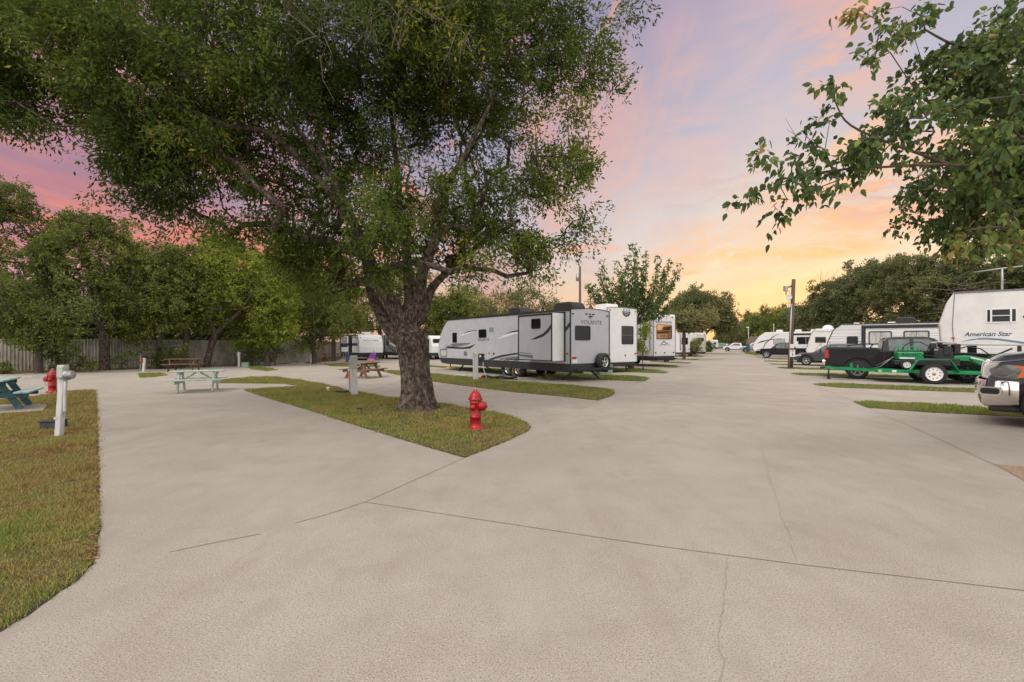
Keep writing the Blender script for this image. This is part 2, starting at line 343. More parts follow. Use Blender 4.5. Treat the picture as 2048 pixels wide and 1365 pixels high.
M['lred'] = mat('lamp_red', (.45, .02, .02), .2, coat=.5)
M['orange'] = mat('orange_plastic', (.85, .22, .03), .4)
M['amber'] = mat('amber_lens', (.9, .20, .03), .15, coat=.6)
M['yellow'] = mat('yellow_plastic', (.80, .45, .05), .5)
M['lens'] = mat('clear_lens', (.58, .59, .58), .10, metal=.25, coat=.8)
M['green'] = mat('machine_green', (.0, .27, .085), .4, var=.3, vscale=5, coat=.2)
M['lime'] = mat('lime_sticker', (.35, .62, .12), .5)
M['teal'] = mat('teal_paint', (.028, .085, .10), .6, col2=(.11, .22, .23), vscale=4, lo=.35, hi=.5, bump=.2, bscale=40)
M['tealtop'] = mat('worn_teal_paint', (.36, .50, .47), .6, col2=(.22, .36, .35), vscale=5, lo=.35, hi=.55, bump=.2)
M['mint'] = mat('mint_paint', (.42, .52, .45), .6, col2=(.24, .33, .29), vscale=6, lo=.36, hi=.5, bump=.2)
M['wood'] = mat('brown_wood', (.15, .068, .045), .75, col2=(.28, .17, .115), vscale=5, lo=.4, hi=.62, bump=.3, stretch=(1, 6, 6))
M['pole'] = mat('pole_wood', (.15, .105, .075), .85, col2=(.07, .05, .038), vscale=5, stretch=(6, 6, .6), bump=.4)
M['post'] = mat('white_post', (.60, .60, .585), .6, col2=(.42, .42, .40), vscale=7, lo=.35, hi=.5, stretch=(2, 2, .6))
M['postgreen'] = mat('mossy_post', (.33, .37, .30), .8, col2=(.50, .51, .47), vscale=9, lo=.4, hi=.6)
M['utilgreen'] = mat('utility_green', (.22, .34, .25), .6, var=.2)
M['fence'] = rampmat('fence_metal', [(.3, (.24, .23, .18)), (.5, (.44, .42, .36)), (.7, (.54, .51, .45))], scale=.9, rough=.7, bump=.1, layers=[(5, .5, .75, (.13, .15, .08), .6, (1.6, 1.6, .3)), (2, .55, .75, (.20, .13, .08), .4, (1, 1, 1))])
M['blackpaint'] = mat('black_paint', (.009, .008, .012), .28, coat=.45, spec=.3, bump=.04, bscale=3, var=.3, vscale=2)
M['greypaint'] = mat('charcoal_paint', (.055, .058, .066), .25, coat=.6, metal=.3)
M['darkpaint'] = mat('slate_paint', (.05, .052, .062), .25, coat=.7, metal=.4, bump=.02, bscale=400)
M['whitepaint'] = mat('white_paint', (.72, .73, .75), .3, coat=.5)
M['silverpaint'] = mat('silver_paint', (.42, .43, .45), .3, coat=.5, metal=.5)
M['cblock'] = mat('concrete_block', (.42, .40, .37), .9, var=.3, vscale=8)
M['brick'] = mat('tan_wall', (.26, .19, .14), .85, var=.25, vscale=6)
M['purple'] = mat('purple_fabric', (.24, .07, .42), .8)
M['pink'] = mat('pink_fabric', (.60, .28, .30), .8)
M['bluefab'] = mat('blue_fabric', (.06, .09, .26), .8)
M['hose'] = mat('sewer_hose', (.03, .025, .022), .5, var=.5, vscale=30)
M['whitehose'] = mat('white_hose', (.72, .72, .70), .5)
# ================================================================== ground
def sheet(name, pts, z, m, kind='structure', label=None):
    mb = MB(); n = len(pts); mb.add([(p[0], p[1], z) for p in pts], [tuple(range(n))])
    o = mb.build(name, m); import bmesh
    bm = bmesh.new(); bm.from_mesh(o.data); bmesh.ops.triangulate(bm, faces=bm.faces)
    for f in bm.faces:
        if f.normal.z < 0: f.normal_flip()
    bm.to_mesh(o.data); bm.free()
    return tag(o, kind=kind, label=label)
sheet('ground', [(-900, -300), (1200, -300), (1200, 1500), (-900, 1500)], -.03, M['earth'])
FPTS = [Vector((-34.7, 22.6)), Vector((-27.5, 29.5)), Vector((-18.4, 38.3)), Vector((-18.8, 44.5)), Vector((-22.0, 52)), Vector((-24, 75))]
FSEG = [(b-a).length for a, b in zip(FPTS, FPTS[1:])]; FTOT = sum(FSEG)
def fdir(t):
    for i, L in enumerate(FSEG):
        if t <= L or i == len(FSEG)-1: d = (FPTS[i+1]-FPTS[i]).normalized(); return FPTS[i]+d*t, d, Vector((d.y, -d.x))
        t -= L
def fpt(t, off=0.0): p, d, n = fdir(t); p = p+n*off; return (p.x, p.y)
roadd = Vector((.468, 1)).normalized()
sheet('pavement', [(-60, -30), (60, -30), (75, 10), (135, 175), (70, 175), (-18, 80), fpt(44, 1.3), fpt(29, 1.2), fpt(24, 1.3), fpt(20.5, 1.3), fpt(16, 1.6), fpt(12, 2.0), fpt(6, 3.0), fpt(0, 3.6), (-60, 5)], 0, M['conc'])
sheet('leaf_litter_strip', [fpt(0, .02), fpt(12, .02), fpt(22.4, .02), fpt(28, .02), fpt(36, .02), fpt(52, .02), fpt(52, 1.6), fpt(44, 1.5), fpt(29, 1.4), fpt(24, 1.5), fpt(20.5, 1.5), fpt(16, 1.8), fpt(12, 2.2), fpt(6, 3.2), fpt(0, 3.8)], .004, M['litter'])
def gp(l): return [G(x, y)[:2] for x, y in l]
LAWN = {
 'A': gp([(190, 781), (194, 850), (195, 950), (196, 1050), (193, 1098), (185, 1128), (150, 1162), (100, 1197), (50, 1232), (0, 1262)])+[(-4.5, 1.2), (-14, 1.2), (-22, 8), (-19.5, 12.6)]+gp([(0, 800), (70, 793), (135, 783.5)]),
 'B': gp([(430, 767), (445, 760), (500, 755), (545, 754), (600, 761), (656, 771), (695, 782), (789, 797), (870, 805.5), (928, 815), (985, 825), (1030, 836), (1052, 846), (1061, 855), (1055, 863), (1040, 870), (1000, 888), (930, 915.5), (870, 899), (800, 878), (700, 847), (600, 815), (540, 798), (490, 781), (605, 773), (566, 768)]),
 'C': gp([(1229, 787), (1226, 782), (1215, 778), (1170, 773), (1136, 770), (1037, 764), (940, 754), (857, 747), (793, 742), (756, 741), (793, 750), (861, 763), (950, 775), (1037, 786), (1120, 793), (1195, 801.5), (1224, 792)]),
 'D': gp([(1299, 757), (1292, 762), (1283, 763.5), (1190, 760), (1100, 751), (960, 741), (857, 734), (857, 732), (960, 736.5), (1120, 746), (1190, 750), (1262, 752), (1290, 754)]),
 'E': gp([(1338, 745), (1328, 747.5), (1260, 745), (1180, 740), (1180, 738), (1270, 737), (1310, 740)]),
 'F': gp([(1359, 734), (1350, 735.8), (1290, 733), (1240, 730), (1240, 728.5), (1300, 729), (1350, 731)]),
 'G': gp([(1386, 726), (1376, 727.8), (1330, 726), (1300, 724), (1300, 723), (1340, 723.6)]),
 'H': gp([(1400, 719), (1392, 720.5), (1340, 718.5), (1340, 717.3)]),
 'I': gp([(1410, 714), (1402, 715), (1360, 713.6), (1360, 712.6)]),
 'J': gp([(277, 747.5), (281, 756), (305, 755), (337, 751), (324, 747), (300, 746)]),
 'K': gp([(495, 736), (503, 739), (535, 743), (557, 740), (537, 736), (511, 734)]),
 'L': gp([(646, 729), (662, 733), (700, 734), (760, 735), (760, 732), (680, 727)]),
 'M': gp([(1709, 805), (1744, 803.5), (1850, 807.5), (2024, 820)])+[(15.2, 9.2), (14.7, 8.6)]+gp([(2033, 834), (1850, 825), (1736, 816)]),
 'N': gp([(1624, 768), (1680, 767), (1958, 778)])+[(22.5, 13.4), (22.2, 12.7)]+gp([(1958, 786), (1680, 776), (1640, 772)]),
 'O': gp([(1580, 748), (1600, 746.5), (1700, 748.5), (1900, 754), (1990, 757), (1990, 761), (1900, 758), (1700, 753.5), (1600, 751)]),
 'P': gp([(1554, 735.5), (1570, 734.7), (1750, 740), (1850, 743), (1850, 746), (1750, 743.5), (1570, 738)]),
 'Q': gp([(1540, 728), (1620, 730), (1700, 732), (1700, 734), (1620, 732), (1545, 729.6)]),
 'R': gp([(1527, 722), (1580, 723), (1640, 725), (1640, 726.3), (1580, 724.7), (1530, 723.4)]),
 'S': gp([(1516, 717.3), (1560, 718), (1600, 719), (1600, 720), (1560, 719.2)]),
 'T': gp([(1486, 704), (1492, 708), (1512, 711), (1530, 709), (1500, 703.5)]),
}
def inpoly(px, py, poly):
    ins = np.zeros(len(px), bool); n = len(poly); j = n-1
    for i in range(n):
        xi, yi = poly[i][:2]; xj, yj = poly[j][:2]
        c = ((yi > py) != (yj > py)) & (px < (xj-xi)*(py-yi)/(yj-yi+1e-12)+xi); ins ^= c; j = i
    return ins
rng = np.random.default_rng(5)
def fbm(x, y, s, seed):
    r = np.random.default_rng(seed); o = np.zeros_like(x)
    for k in range(7):
        a, b, c = r.normal(size=3); f = s*(1.0+.55*k); o += np.sin(f*(a*x+b*y)+c*6)*(1/(1+.5*k))
    return o/3.2
holes = {'A': [gp([(-220, 819), (0, 812), (97, 810), (85, 824), (0, 829), (-240, 838)])]}
names_l = {'A': 'patchy green and brown grass left of the first driveway', 'B': 'worn grass island under the big tree and hydrant', 'C': 'grass strip beside the long grey travel trailer'}
for kx, poly in LAWN.items():
    sheet('lawn_soil', poly, .004, M['soil'])
    a = np.array([p[:2] for p in poly]); x0, y0 = a.min(0); x1, y1 = a.max(0)
    cen = a.mean(0); dist = max(2.5, a[:, 1].min())
    dens = {'A': 9000, 'B': 2600, 'C': 700, 'M': 1500}.get(kx, 420 if dist < 30 else 130)
    n = int((x1-x0)*(y1-y0)*dens); X = rng.uniform(x0, x1, n); Y = rng.uniform(y0, y1, n)
    keep = inpoly(X, Y, poly) & (Y > .9) & (np.abs(X/np.maximum(Y, .1)) < 1.5)
    if kx == 'A': keep &= (rng.uniform(size=n) < np.clip((4.6/np.maximum(Y, 2))**1.6, .16, 1))
    for hp in holes.get(kx, []): keep &= ~inpoly(X, Y, hp)
    if kx == 'B': keep &= ((X+2.32)**2+(Y-11.45)**2 > .5**2) & ~((((X+2.3)**2+(Y-11.3)**2) < 1.5**2) & (rng.uniform(size=n) < .62))
    X, Y = X[keep], Y[keep]; n = len(X); ed = .022*np.clip(Y/5, .8, 1.6); X = X+rng.normal(0, 1, n)*ed; Y = Y+rng.normal(0, 1, n)*ed
    sc = np.clip(Y/7.0, .8, 4.5 if dist > 18 else 2.4)
    hgt = rng.uniform(.010, .045, n)*np.clip(1+fbm(X, Y, 6, 31)*.9, .45, 1.7)*np.clip(sc, 1, 1.45); wd = rng.uniform(.0035, .007, n)*sc
    ang = rng.uniform(0, 2*np.pi, n); ln = rng.uniform(.2, 1.1, n)*hgt; la = rng.uniform(0, 2*np.pi, n)
    z0 = np.full(n, .002)
    v = np.empty((n, 3, 3))
    v[:, 0] = np.stack([X-np.cos(ang)*wd, Y-np.sin(ang)*wd, z0], 1); v[:, 1] = np.stack([X+np.cos(ang)*wd, Y+np.sin(ang)*wd, z0], 1)
    v[:, 2] = np.stack([X+np.cos(la)*ln, Y+np.sin(la)*ln, z0+hgt], 1)
    pat = fbm(X, Y, 1.1, 3)*.26+fbm(X, Y, 4.5, 8)*.20+fbm(X, Y, 14, 18)*.10
    dry = {'A': .37, 'B': .44, 'C': .56}.get(kx, .66)
    if kx == 'A': dry = dry+.14*np.clip((4.6-Y)/2, -1, 1)
    tint = np.clip(dry+pat+rng.normal(0, .17, n), 0, 1)
    o = from_np('grass', v.reshape(-1, 3), 3, M['grass'], tint=tint); tag(o, names_l.get(kx, 'short green grass strip between parking sites'), 'grass', kind='stuff')
# concrete table pads, gravel patch
sheet('table_pad', gp([(-220, 819), (0, 812), (97, 810), (85, 824), (0, 829), (-240, 838)]), .03, M['conc'])
padb = MB(); pp = gp([(-220, 819), (0, 812), (97, 810), (85, 824), (0, 829), (-240, 838)]); padb.prism(pp, .0, .029, lambda a, b, t: (a, b, t)); tag(padb.build('pad_edge', M['conc']), kind='structure')
sheet('gravel_patch', gp([(1987, 929), (2048, 934), (2130, 942)])+[(8.5, 5.2), (8.2, 4.2)]+gp([(2130, 1010), (2048, 962), (2010, 941)]), .006, M['gravel'])
sheet('gravel_bed', [(7.2, 5.5), (11, 6.2), (12.5, 4.2), (9.5, 3.2), (7.4, 4.2)], .008, M['gravel'])
# joints and cracks: thin ribbons laid on the slab
def ribbon(name, pts, w, m, z=.004, wob=0):
    mb = MB(); pts = [Vector(p[:2]) for p in pts]
    if wob:
        q = [pts[0]]
        for a, b in zip(pts, pts[1:]):
            L = (b-a).length; k = max(2, int(L/.07)); nn = Vector((-(b-a).y, (b-a).x)).normalized()
            for i in range(1, k+1): q.append(a.lerp(b, i/k)+nn*random.uniform(-wob, wob)*(i < k))
        pts = q
    vs = []; fs = []
    for i, p in enumerate(pts):
        d = (pts[min(i+1, len(pts)-1)]-pts[max(i-1, 0)]).normalized(); nn = Vector((-d.y, d.x))*w/2*(random.uniform(.3, 1.3) if wob else 1)
        vs += [(p.x-nn.x, p.y-nn.y, z), (p.x+nn.x, p.y+nn.y, z)]
        if i: fs.append((2*i-2, 2*i-1, 2*i+1, 2*i))
    mb.add(vs, fs); return mb
jb = MB()
for l in ([(340, 1105), (430, 1086), (520, 1069)], [(590, 1047), (660, 1028), (730, 1005), (930, 916)], [(730, 1005), (1000, 1046), (1300, 1091), (1600, 1130), (2048, 1182), (2300, 1212)],
          [(1041, 835), (1100, 831), (1144, 827), (1170, 815), (1199, 801)], [(1990, 931), (1850, 866), (1736, 817)], [(1709, 805), (1650, 780), (1624, 768), (1600, 757), (1580, 748), (1554, 735.5), (1527, 722)],
          [(195, 824), (360, 812), (520, 800)], [(1229, 787), (1265, 772), (1283, 763.5)]):
    r_ = ribbon('j', gp(l), .008, None); jb.add(r_.v, r_.f)
tag(jb.build('pavement_joint', M['joint']), kind='structure')
M['edge'] = mat('bare_soil_edge', (.045, .032, .02), .95, var=.5, vscale=12)
eb = MB()
for kk in 'ABCMN':
    pl_ = LAWN[kk]; r_ = ribbon('e', [p for p in pl_]+[pl_[0]], .035, None, z=.0052, wob=.006); eb.add(r_.v, r_.f)
tag(eb.build('lawn_edge', M['edge']), kind='structure')
jc = MB()
for l in ([(1520, 885), (1530, 920), (1541, 965), (1556, 1000), (1562, 1035), (1580, 1070), (1590, 1122)], [(1456, 1115), (1450, 1180), (1442, 1250), (1438, 1300), (1450, 1320), (1438, 1365)]):
    r_ = ribbon('c', gp(l), .0045, None, wob=.011); jc.add(r_.v, r_.f)
tag(jc.build('pavement_crack', M['crack']), kind='structure')
# scattered dry leaves (stuff)
def litter(n, fx, size, label, seed):
    r = np.random.default_rng(seed); X, Y = fx(r, n); n = len(X)
    a = r.uniform(0, 6.283, n); s = r.uniform(.6, 1.3, n)*size; z = r.uniform(.006, .016, n)
    c, d = np.cos(a), np.sin(a); v = np.empty((n, 4, 3)); tl = r.uniform(-.4, .5, (n, 4))*s[:, None]*.5
    for i, (u, w) in enumerate(((-.5, 0), (0, -.28), (.5, 0), (0, .28))):
        v[:, i] = np.stack([X+(c*u-d*w)*s, Y+(d*u+c*w)*s, z+np.abs(tl[:, i])], 1)
    tag(from_np('fallen_leaves', v.reshape(-1, 3), 4, M['litterleaf'], tint=r.uniform(0, 1, n)), label, 'leaves', kind='stuff')
def fx1(r, n):
    t = r.uniform(0, 50, n); o = np.abs(r.normal(0, 1.0, n))+.1; q = np.array([fpt(a, b) for a, b in zip(t, o)]); return q[:, 0], q[:, 1]
litter(14000, fx1, .10, 'dry brown leaves drifted along the foot of the fence', 1)
def fx2(r, n):
    X = r.normal(-4, 5, n); Y = np.abs(r.normal(5, 7, n))+2.5; return X, Y
litter(45, fx2, .03, 'few dry leaves scattered on the open concrete', 2)
def fx3(r, n):
    t = r.uniform(0, 1, n); pts = np.array(gp([(192, 800), (195, 900), (196, 1000), (194, 1095), (186, 1128)])); i = (t*4).astype(int); f = t*4-i
    q = pts[i]*(1-f[:, None])+pts[i+1]*f[:, None]; return q[:, 0]+r.normal(-.03, .03, n), q[:, 1]
litter(260, fx3, .035, 'small dry leaves caught along the edge of the left lawn', 3)
def fx5(r, n):
    X = r.uniform(-16, 1, n*3); Y = r.uniform(2.5, 14, n*3); k_ = inpoly(X, Y, LAWN['A']) | inpoly(X, Y, LAWN['B']); return X[k_][:n], Y[k_][:n]
litter(900, fx5, .045, 'dry leaves lying in the grass of the left lawn and the island', 5)
def fx4(r, n):
    a = r.uniform(0, 6.28, n); d = np.abs(r.normal(.75, .6, n))+.3; return -2.3+np.cos(a)*d, 11.4+np.sin(a)*d
litter(500, fx4, .05, 'brown leaves fallen round the big trunk', 4)
# ================================================================== fence
FA = FPTS[0]
fence = thing('metal_fence', 'long weathered corrugated metal fence behind the trees on the left', 'fence', (FA.x, FA.y, 0))
k = 0
for si, SL in enumerate(FSEG):
    np2 = max(1, round(SL/2.5)); L = SL/np2; A0 = FPTS[si]; D = (FPTS[si+1]-A0).normalized(); FN = Vector((D.y, -D.x)); A0 = A0-FA
    for pi in range(np2):
        t = pi*L; mb = MB(); vs = []; fs = []; n = 64; zt = 1.93+random.uniform(-.03, .03); tilt = random.uniform(-.02, .02)
        for i in range(n+1):
            s_ = t+L*i/n; o = (.022 if (i % 4) in (0, 1) else -.022)
            p = A0+D*s_+FN*o; q = A0+D*s_+FN*(o+tilt); vs += [(p.x, p.y, .02), (q.x, q.y, zt)]
            if i: fs.append((2*i-2, 2*i-1, 2*i+1, 2*i))
        mb.add(vs, fs, False); mb.build('panel', M['fence'], fence)
        pm = MB(); c = A0+D*t-FN*.07; pm.box(c.x-.04, c.x+.04, c.y-.04, c.y+.04, -.02, 1.85); pm.build('post', M['metal'], fence)
    a = A0-FN*.035; b = A0+D*SL-FN*.035
    for z in (.5, 1.7):
        rail = MB(); rail.beam((a.x, a.y, z), (b.x, b.y, z), .04, .06); rail.build('rail', M['metal'], fence)
# ================================================================== trees
def grow(nodes, parents, clusters, rnd, step=.5, jit=.12, sag=.0):
    P_ = [np.array(p, float) for p in nodes]; par = list(parents)
    c0 = P_[-1] if len(P_) else np.zeros(3)
    start = len(P_); order = np.argsort([np.linalg.norm(c-P_[0]) for c in clusters]); ends = []
    arr = np.zeros((len(P_)+len(clusters)*14, 3)); arr[:len(P_)] = P_; cnt = len(P_); lowz = P_[0][2]+ .35*(max(p[2] for p in P_)-P_[0][2])
    for ci in order:
        T = clusters[ci]; d = np.linalg.norm(arr[:cnt]-T, axis=1); d = d+np.maximum(0, arr[:cnt, 2]-T[2])*.5+(arr[:cnt, 2] < lowz)*6
        n = int(np.argmin(d)); L = d[n]; k = max(1, min(10, int(L/step))); A = arr[n].copy(); prev = n
        mid = (A+T)/2+rnd.normal(0, jit*L*.5, 3); mid[2] += L*.10
        for i in range(1, k+1):
            f = i/k; q = A*(1-f)**2+2*mid*f*(1-f)+T*f*f
            if i < k: q = q+rnd.normal(0, jit*.25, 3)
            arr[cnt] = q; par.append(prev); prev = cnt; cnt += 1
        ends.append(prev)
    w = np.zeros(cnt)
    for e in ends: w[e] += 1
    for i in range(cnt-1, 0, -1):
        if par[i] >= 0: w[par[i]] += w[i]
    return arr[:cnt], par, w
def limb_mesh(mb, arr, par, rad, n=6, n0=0):
    for i in range(len(arr)):
        p = par[i]
        if p < 0 or i < n0: continue
        a, b = Vector(arr[p]), Vector(arr[i]); d = b-a
        if d.length < 1e-4: continue
        ra = min(rad[p], rad[i]*1.5); rb = rad[i]; nn = n if rb > .03 else (4 if rb > .012 else 3)
        d.normalize(); u = Vector((0, 0, 1)) if abs(d.z) < .9 else Vector((1, 0, 0)); x = d.cross(u).normalized(); y = d.cross(x)
        b2 = b+d*rb*.35
        vs = [a+(x*math.cos(6.2832*k/nn)+y*math.sin(6.2832*k/nn))*ra for k in range(nn)]+[b2+(x*math.cos(6.2832*k/nn)+y*math.sin(6.2832*k/nn))*rb for k in range(nn)]
        mb.add(vs, [(k, (k+1) % nn, nn+(k+1) % nn, nn+k) for k in range(nn)], True)
def leaf_np(centers, per, spread, size, asp, rnd, droop=.25, ctint=None, base=.45, tvar=.13, outdir=None, twigs=5, hexa=False):
    """leaf quads hung on short twigs that leave each cluster centre"""
    n = len(centers); K = per; C = np.repeat(centers, K, axis=0); m = n*K
    tw = rnd.normal(size=(n, twigs, 3)); tw[:, :, 2] *= .75; tw /= np.linalg.norm(tw, axis=2, keepdims=True)+1e-9
    if outdir is not None: tw = tw+outdir[:, None, :]*.7; tw /= np.linalg.norm(tw, axis=2, keepdims=True)
    ti = rnd.integers(0, twigs, m); T = tw[np.repeat(np.arange(n), K), ti]
    f = rnd.uniform(.1, 1, m)**.8; sp = np.repeat(rnd.uniform(.65, 1.3, n), K)*spread
    pos = C+T*(f*sp)[:, None]+rnd.normal(0, spread*.13, (m, 3)); pos[:, 2] -= f*f*sp*droop*.6
    d = T*.9+rnd.normal(0, .75, (m, 3)); d[:, 2] -= droop; d /= np.linalg.norm(d, axis=1, keepdims=True)+1e-9
    s = np.cross(d, rnd.normal(size=(m, 3))); s /= np.linalg.norm(s, axis=1, keepdims=True)+1e-9
    L = size*rnd.uniform(.65, 1.25, m); Wd = L*asp*.5
    nrm = np.cross(d, s)
    v = np.empty((m, 4, 3)); v[:, 0] = pos; v[:, 1] = pos+d*(L*.45)[:, None]+s*Wd[:, None]+nrm*(Wd*.35)[:, None]; v[:, 2] = pos+d*L[:, None]; v[:, 3] = pos+d*(L*.45)[:, None]-s*Wd[:, None]+nrm*(Wd*.35)[:, None]
    if hexa:
        cu = rnd.uniform(.05, .35, m)*L; fo = (Wd*.35); q = lambda a, w, dr: pos+d*(L*a)[:, None]+s*(Wd*w)[:, None]+nrm*(fo*abs(w))[:, None]-np.array((0, 0, 1))*(cu*dr)[:, None]
        v = np.stack([pos, q(.18, .80, .02), q(.42, 1.0, .12), q(.72, .62, .45), q(1.0, 0, 1.0), pos, q(1.0, 0, 1.0), q(.72, -.62, .45), q(.42, -1.0, .12), q(.18, -.80, .02)], 1).reshape(-1, 3)
        if ctint is None: ctint = rnd.normal(0, .12, n)
        return v, np.repeat(np.clip(base+np.repeat(ctint, K)+rnd.normal(0, tvar, m), 0, 1), 2)
    if ctint is None: ctint = rnd.normal(0, .12, n)
    tint = np.clip(base+np.repeat(ctint, K)+rnd.normal(0, tvar, m), 0, 1)
    return v.reshape(-1, 3), tint
def blob_clusters(blobs, dens, rnd, shell=.35, gapf=None, gap=.0):
    """cluster centres inside ellipsoids (centre, radii); more of them near the skin"""
    out = []
    for (c, r) in blobs:
        vol = 4.19*r[0]*r[1]*r[2]; n = max(6, int(vol*dens)); p = rnd.normal(size=(n, 3)); p /= np.linalg.norm(p, axis=1, keepdims=True)
        rad = rnd.uniform(shell, 1, n)**.6*rnd.uniform(.82, 1.06, n); out.append(np.array(c)+p*rad[:, None]*np.array(r))
    o = np.concatenate(out)
    if gapf is not None: o = o[gapf(o)]
    return o
def gapnoise(scale, thr, seed):
    r = np.random.default_rng(seed); W_ = r.normal(size=(6, 3))*scale; ph = r.uniform(0, 6.28, 6)
    return lambda p: (np.sin(p@W_.T+ph).sum(1)/6) > thr
def build_tree(name, label, base, spine, spr, blobs, dens, per, spread, size, asp, leafm, barkm, seed, group=None, wk=.018, droop=.3, base_t=.45, gap=-1., gs=1.0, step=.6, cat='tree', shell=.35, extra=None, tipr=.006, zmin=None, tvar=.13, cvar=.12, twigs=5, jit=.14, hexa=False):
    rnd = np.random.default_rng(seed); b = np.array([base[0], base[1], 0.0])
    cl = blob_clusters(blobs, dens, rnd, shell, gapnoise(gs, gap, seed+1) if gap > -1 else None)
    if zmin is not None: cl = cl[cl[:, 2] > zmin]
    if extra is not None: cl = np.concatenate([cl, extra])
    nodes = [p for p in spine['pts']]; arr, par, w = grow(nodes, spine['par'], cl, rnd, step, jit)
    rad = np.maximum(tipr, wk*np.sqrt(w)); n0 = len(nodes)
    for i in range(n0): rad[i] = spr[i]
    for i in range(n0, len(rad)): rad[i] = min(rad[i], rad[par[i]]*.93)
    root = thing(name, label, cat, (b[0], b[1], 0), group=group)
    mb = MB(); limb_mesh(mb, arr-b, par, rad, n0=n0)
    # smooth spine
    for ch in spine['chains']:
        pts = [Vector(arr[i]-b) for i in ch]; rs = [spr[i] for i in ch]
        q = []; qr = []
        for i in range(len(pts)-1):
            p0 = pts[max(i-1, 0)]; p1 = pts[i]; p2 = pts[i+1]; p3 = pts[min(i+2, len(pts)-1)]
            for s in range(5):
                f = s/5; q.append(.5*((2*p1)+(-p0+p2)*f+(2*p0-5*p1+4*p2-p3)*f*f+(-p0+3*p1-3*p2+p3)*f**3)); qr.append((rs[i]*(1-f)+rs[i+1]*f)*(1+.05*math.sin(7.3*i+5*s)))
        q.append(pts[-1]); qr.append(rs[-1]); mb.tube(q, qr, spine.get('n', 12), caps=False)
    mb.build('trunk', barkm, root)
    cen = cl.mean(0); od = cl-cen; od /= np.linalg.norm(od, axis=1, keepdims=True)+1e-9
    ct = rnd.normal(0, cvar, len(cl))
    # patches of older / younger foliage
    pn = gapnoise(.9, 0, seed+9)
    r6 = np.random.default_rng(seed+4); W_ = r6.normal(size=(5, 3))*.9; ct = ct+.14*np.sin(cl@W_.T+r6.uniform(0, 6, 5)).sum(1)/2.2
    v, tint = leaf_np(cl, per, spread, size, asp, rnd, droop, ct, base_t, tvar, od, twigs, hexa)
    from_np('crown', v-b, 5 if hexa else 4, leafm, root, tint)
    return root
def simple_spine(b, h, lean=(0, 0), r0=.2, forks=3, rnd=random, zf=None):
    x, y = b; zf = zf or h*.35
    pts = [(x, y, -.05), (x+lean[0]*.3, y+lean[1]*.3, zf*.5), (x+lean[0]*.7, y+lean[1]*.7, zf)]; par = [-1, 0, 1]; rs = [r0*1.25, r0*.95, r0*.8]; ch = [[0, 1, 2]]
    for k in range(forks):
        a = 6.283*k/forks+rnd.uniform(-.4, .4); s = h*rnd.uniform(.10, .16)
        i = len(pts); pts.append((x+lean[0]+math.cos(a)*s, y+lean[1]+math.sin(a)*s, zf+h*.16)); par.append(2); rs.append(r0*.5)
        pts.append((x+lean[0]+math.cos(a)*s*1.8, y+lean[1]+math.sin(a)*s*1.8, zf+h*.33)); par.append(i); rs.append(r0*.3); ch.append([1, 2, i, i+1])
    return {'pts': pts, 'par': par, 'chains': ch, 'n': 8}, rs
# ---- the big ash tree of the island
def px(x, y, Y): return np.array(P(x, y, Y))
TB = (-2.36, 11.45)
pts = [px(832, 850, 11.45), px(832, 800, 11.45), px(829, 745, 11.45), px(822, 690, 11.45), px(812, 650, 11.45)]
pts[0][2] = -.1
par = [-1, 0, 1, 2, 3]; rs = [.44, .36, .31, .31, .32]; chains = [[0, 1, 2, 3, 4]]
def limb(frm, plist, rl, pre=()):
    i0 = len(pts); prev = frm; ch = list(pre)+[frm]
    for q, r in zip(plist, rl): pts.append(q); par.append(prev); rs.append(r); prev = len(pts)-1; ch.append(prev)
    chains.append(ch); return prev
a = limb(3, [px(790, 618, 11.3), px(760, 570, 11.0), px(735, 510, 10.7), px(705, 440, 10.3), px(660, 350, 9.9), px(590, 250, 9.5)], [.19, .155, .13, .10, .07, .045])
limb(3, [px(775, 650, 11.6), px(745, 590, 11.8), px(730, 520, 12.2), px(700, 430, 12.6), px(640, 380, 12.8), px(560, 330, 13)], [.17, .13, .10, .08, .06, .04])
limb(4, [px(822, 610, 11.5), px(818, 560, 11.6), px(812, 500, 11.8), px(800, 400, 12), px(790, 300, 12.2), px(775, 160, 12.3)], [.18, .14, .115, .09, .065, .04])
limb(4, [px(838, 600, 11.3), px(845, 545, 11.1), px(870, 480, 10.8), px(880, 400, 10.6), px(930, 310, 10.3), px(985, 200, 10.2)], [.17, .13, .10, .08, .06, .035])
limb(4, [px(846, 625, 11.5), px(862, 580, 11.7), px(900, 540, 12), px(960, 490, 12.2), px(1040, 440, 12.3)], [.15, .11, .085, .06, .04])
limb(8, [px(560, 280, 9.6), px(450, 250, 9.3), px(340, 200, 9.2)], [.06, .045, .03])

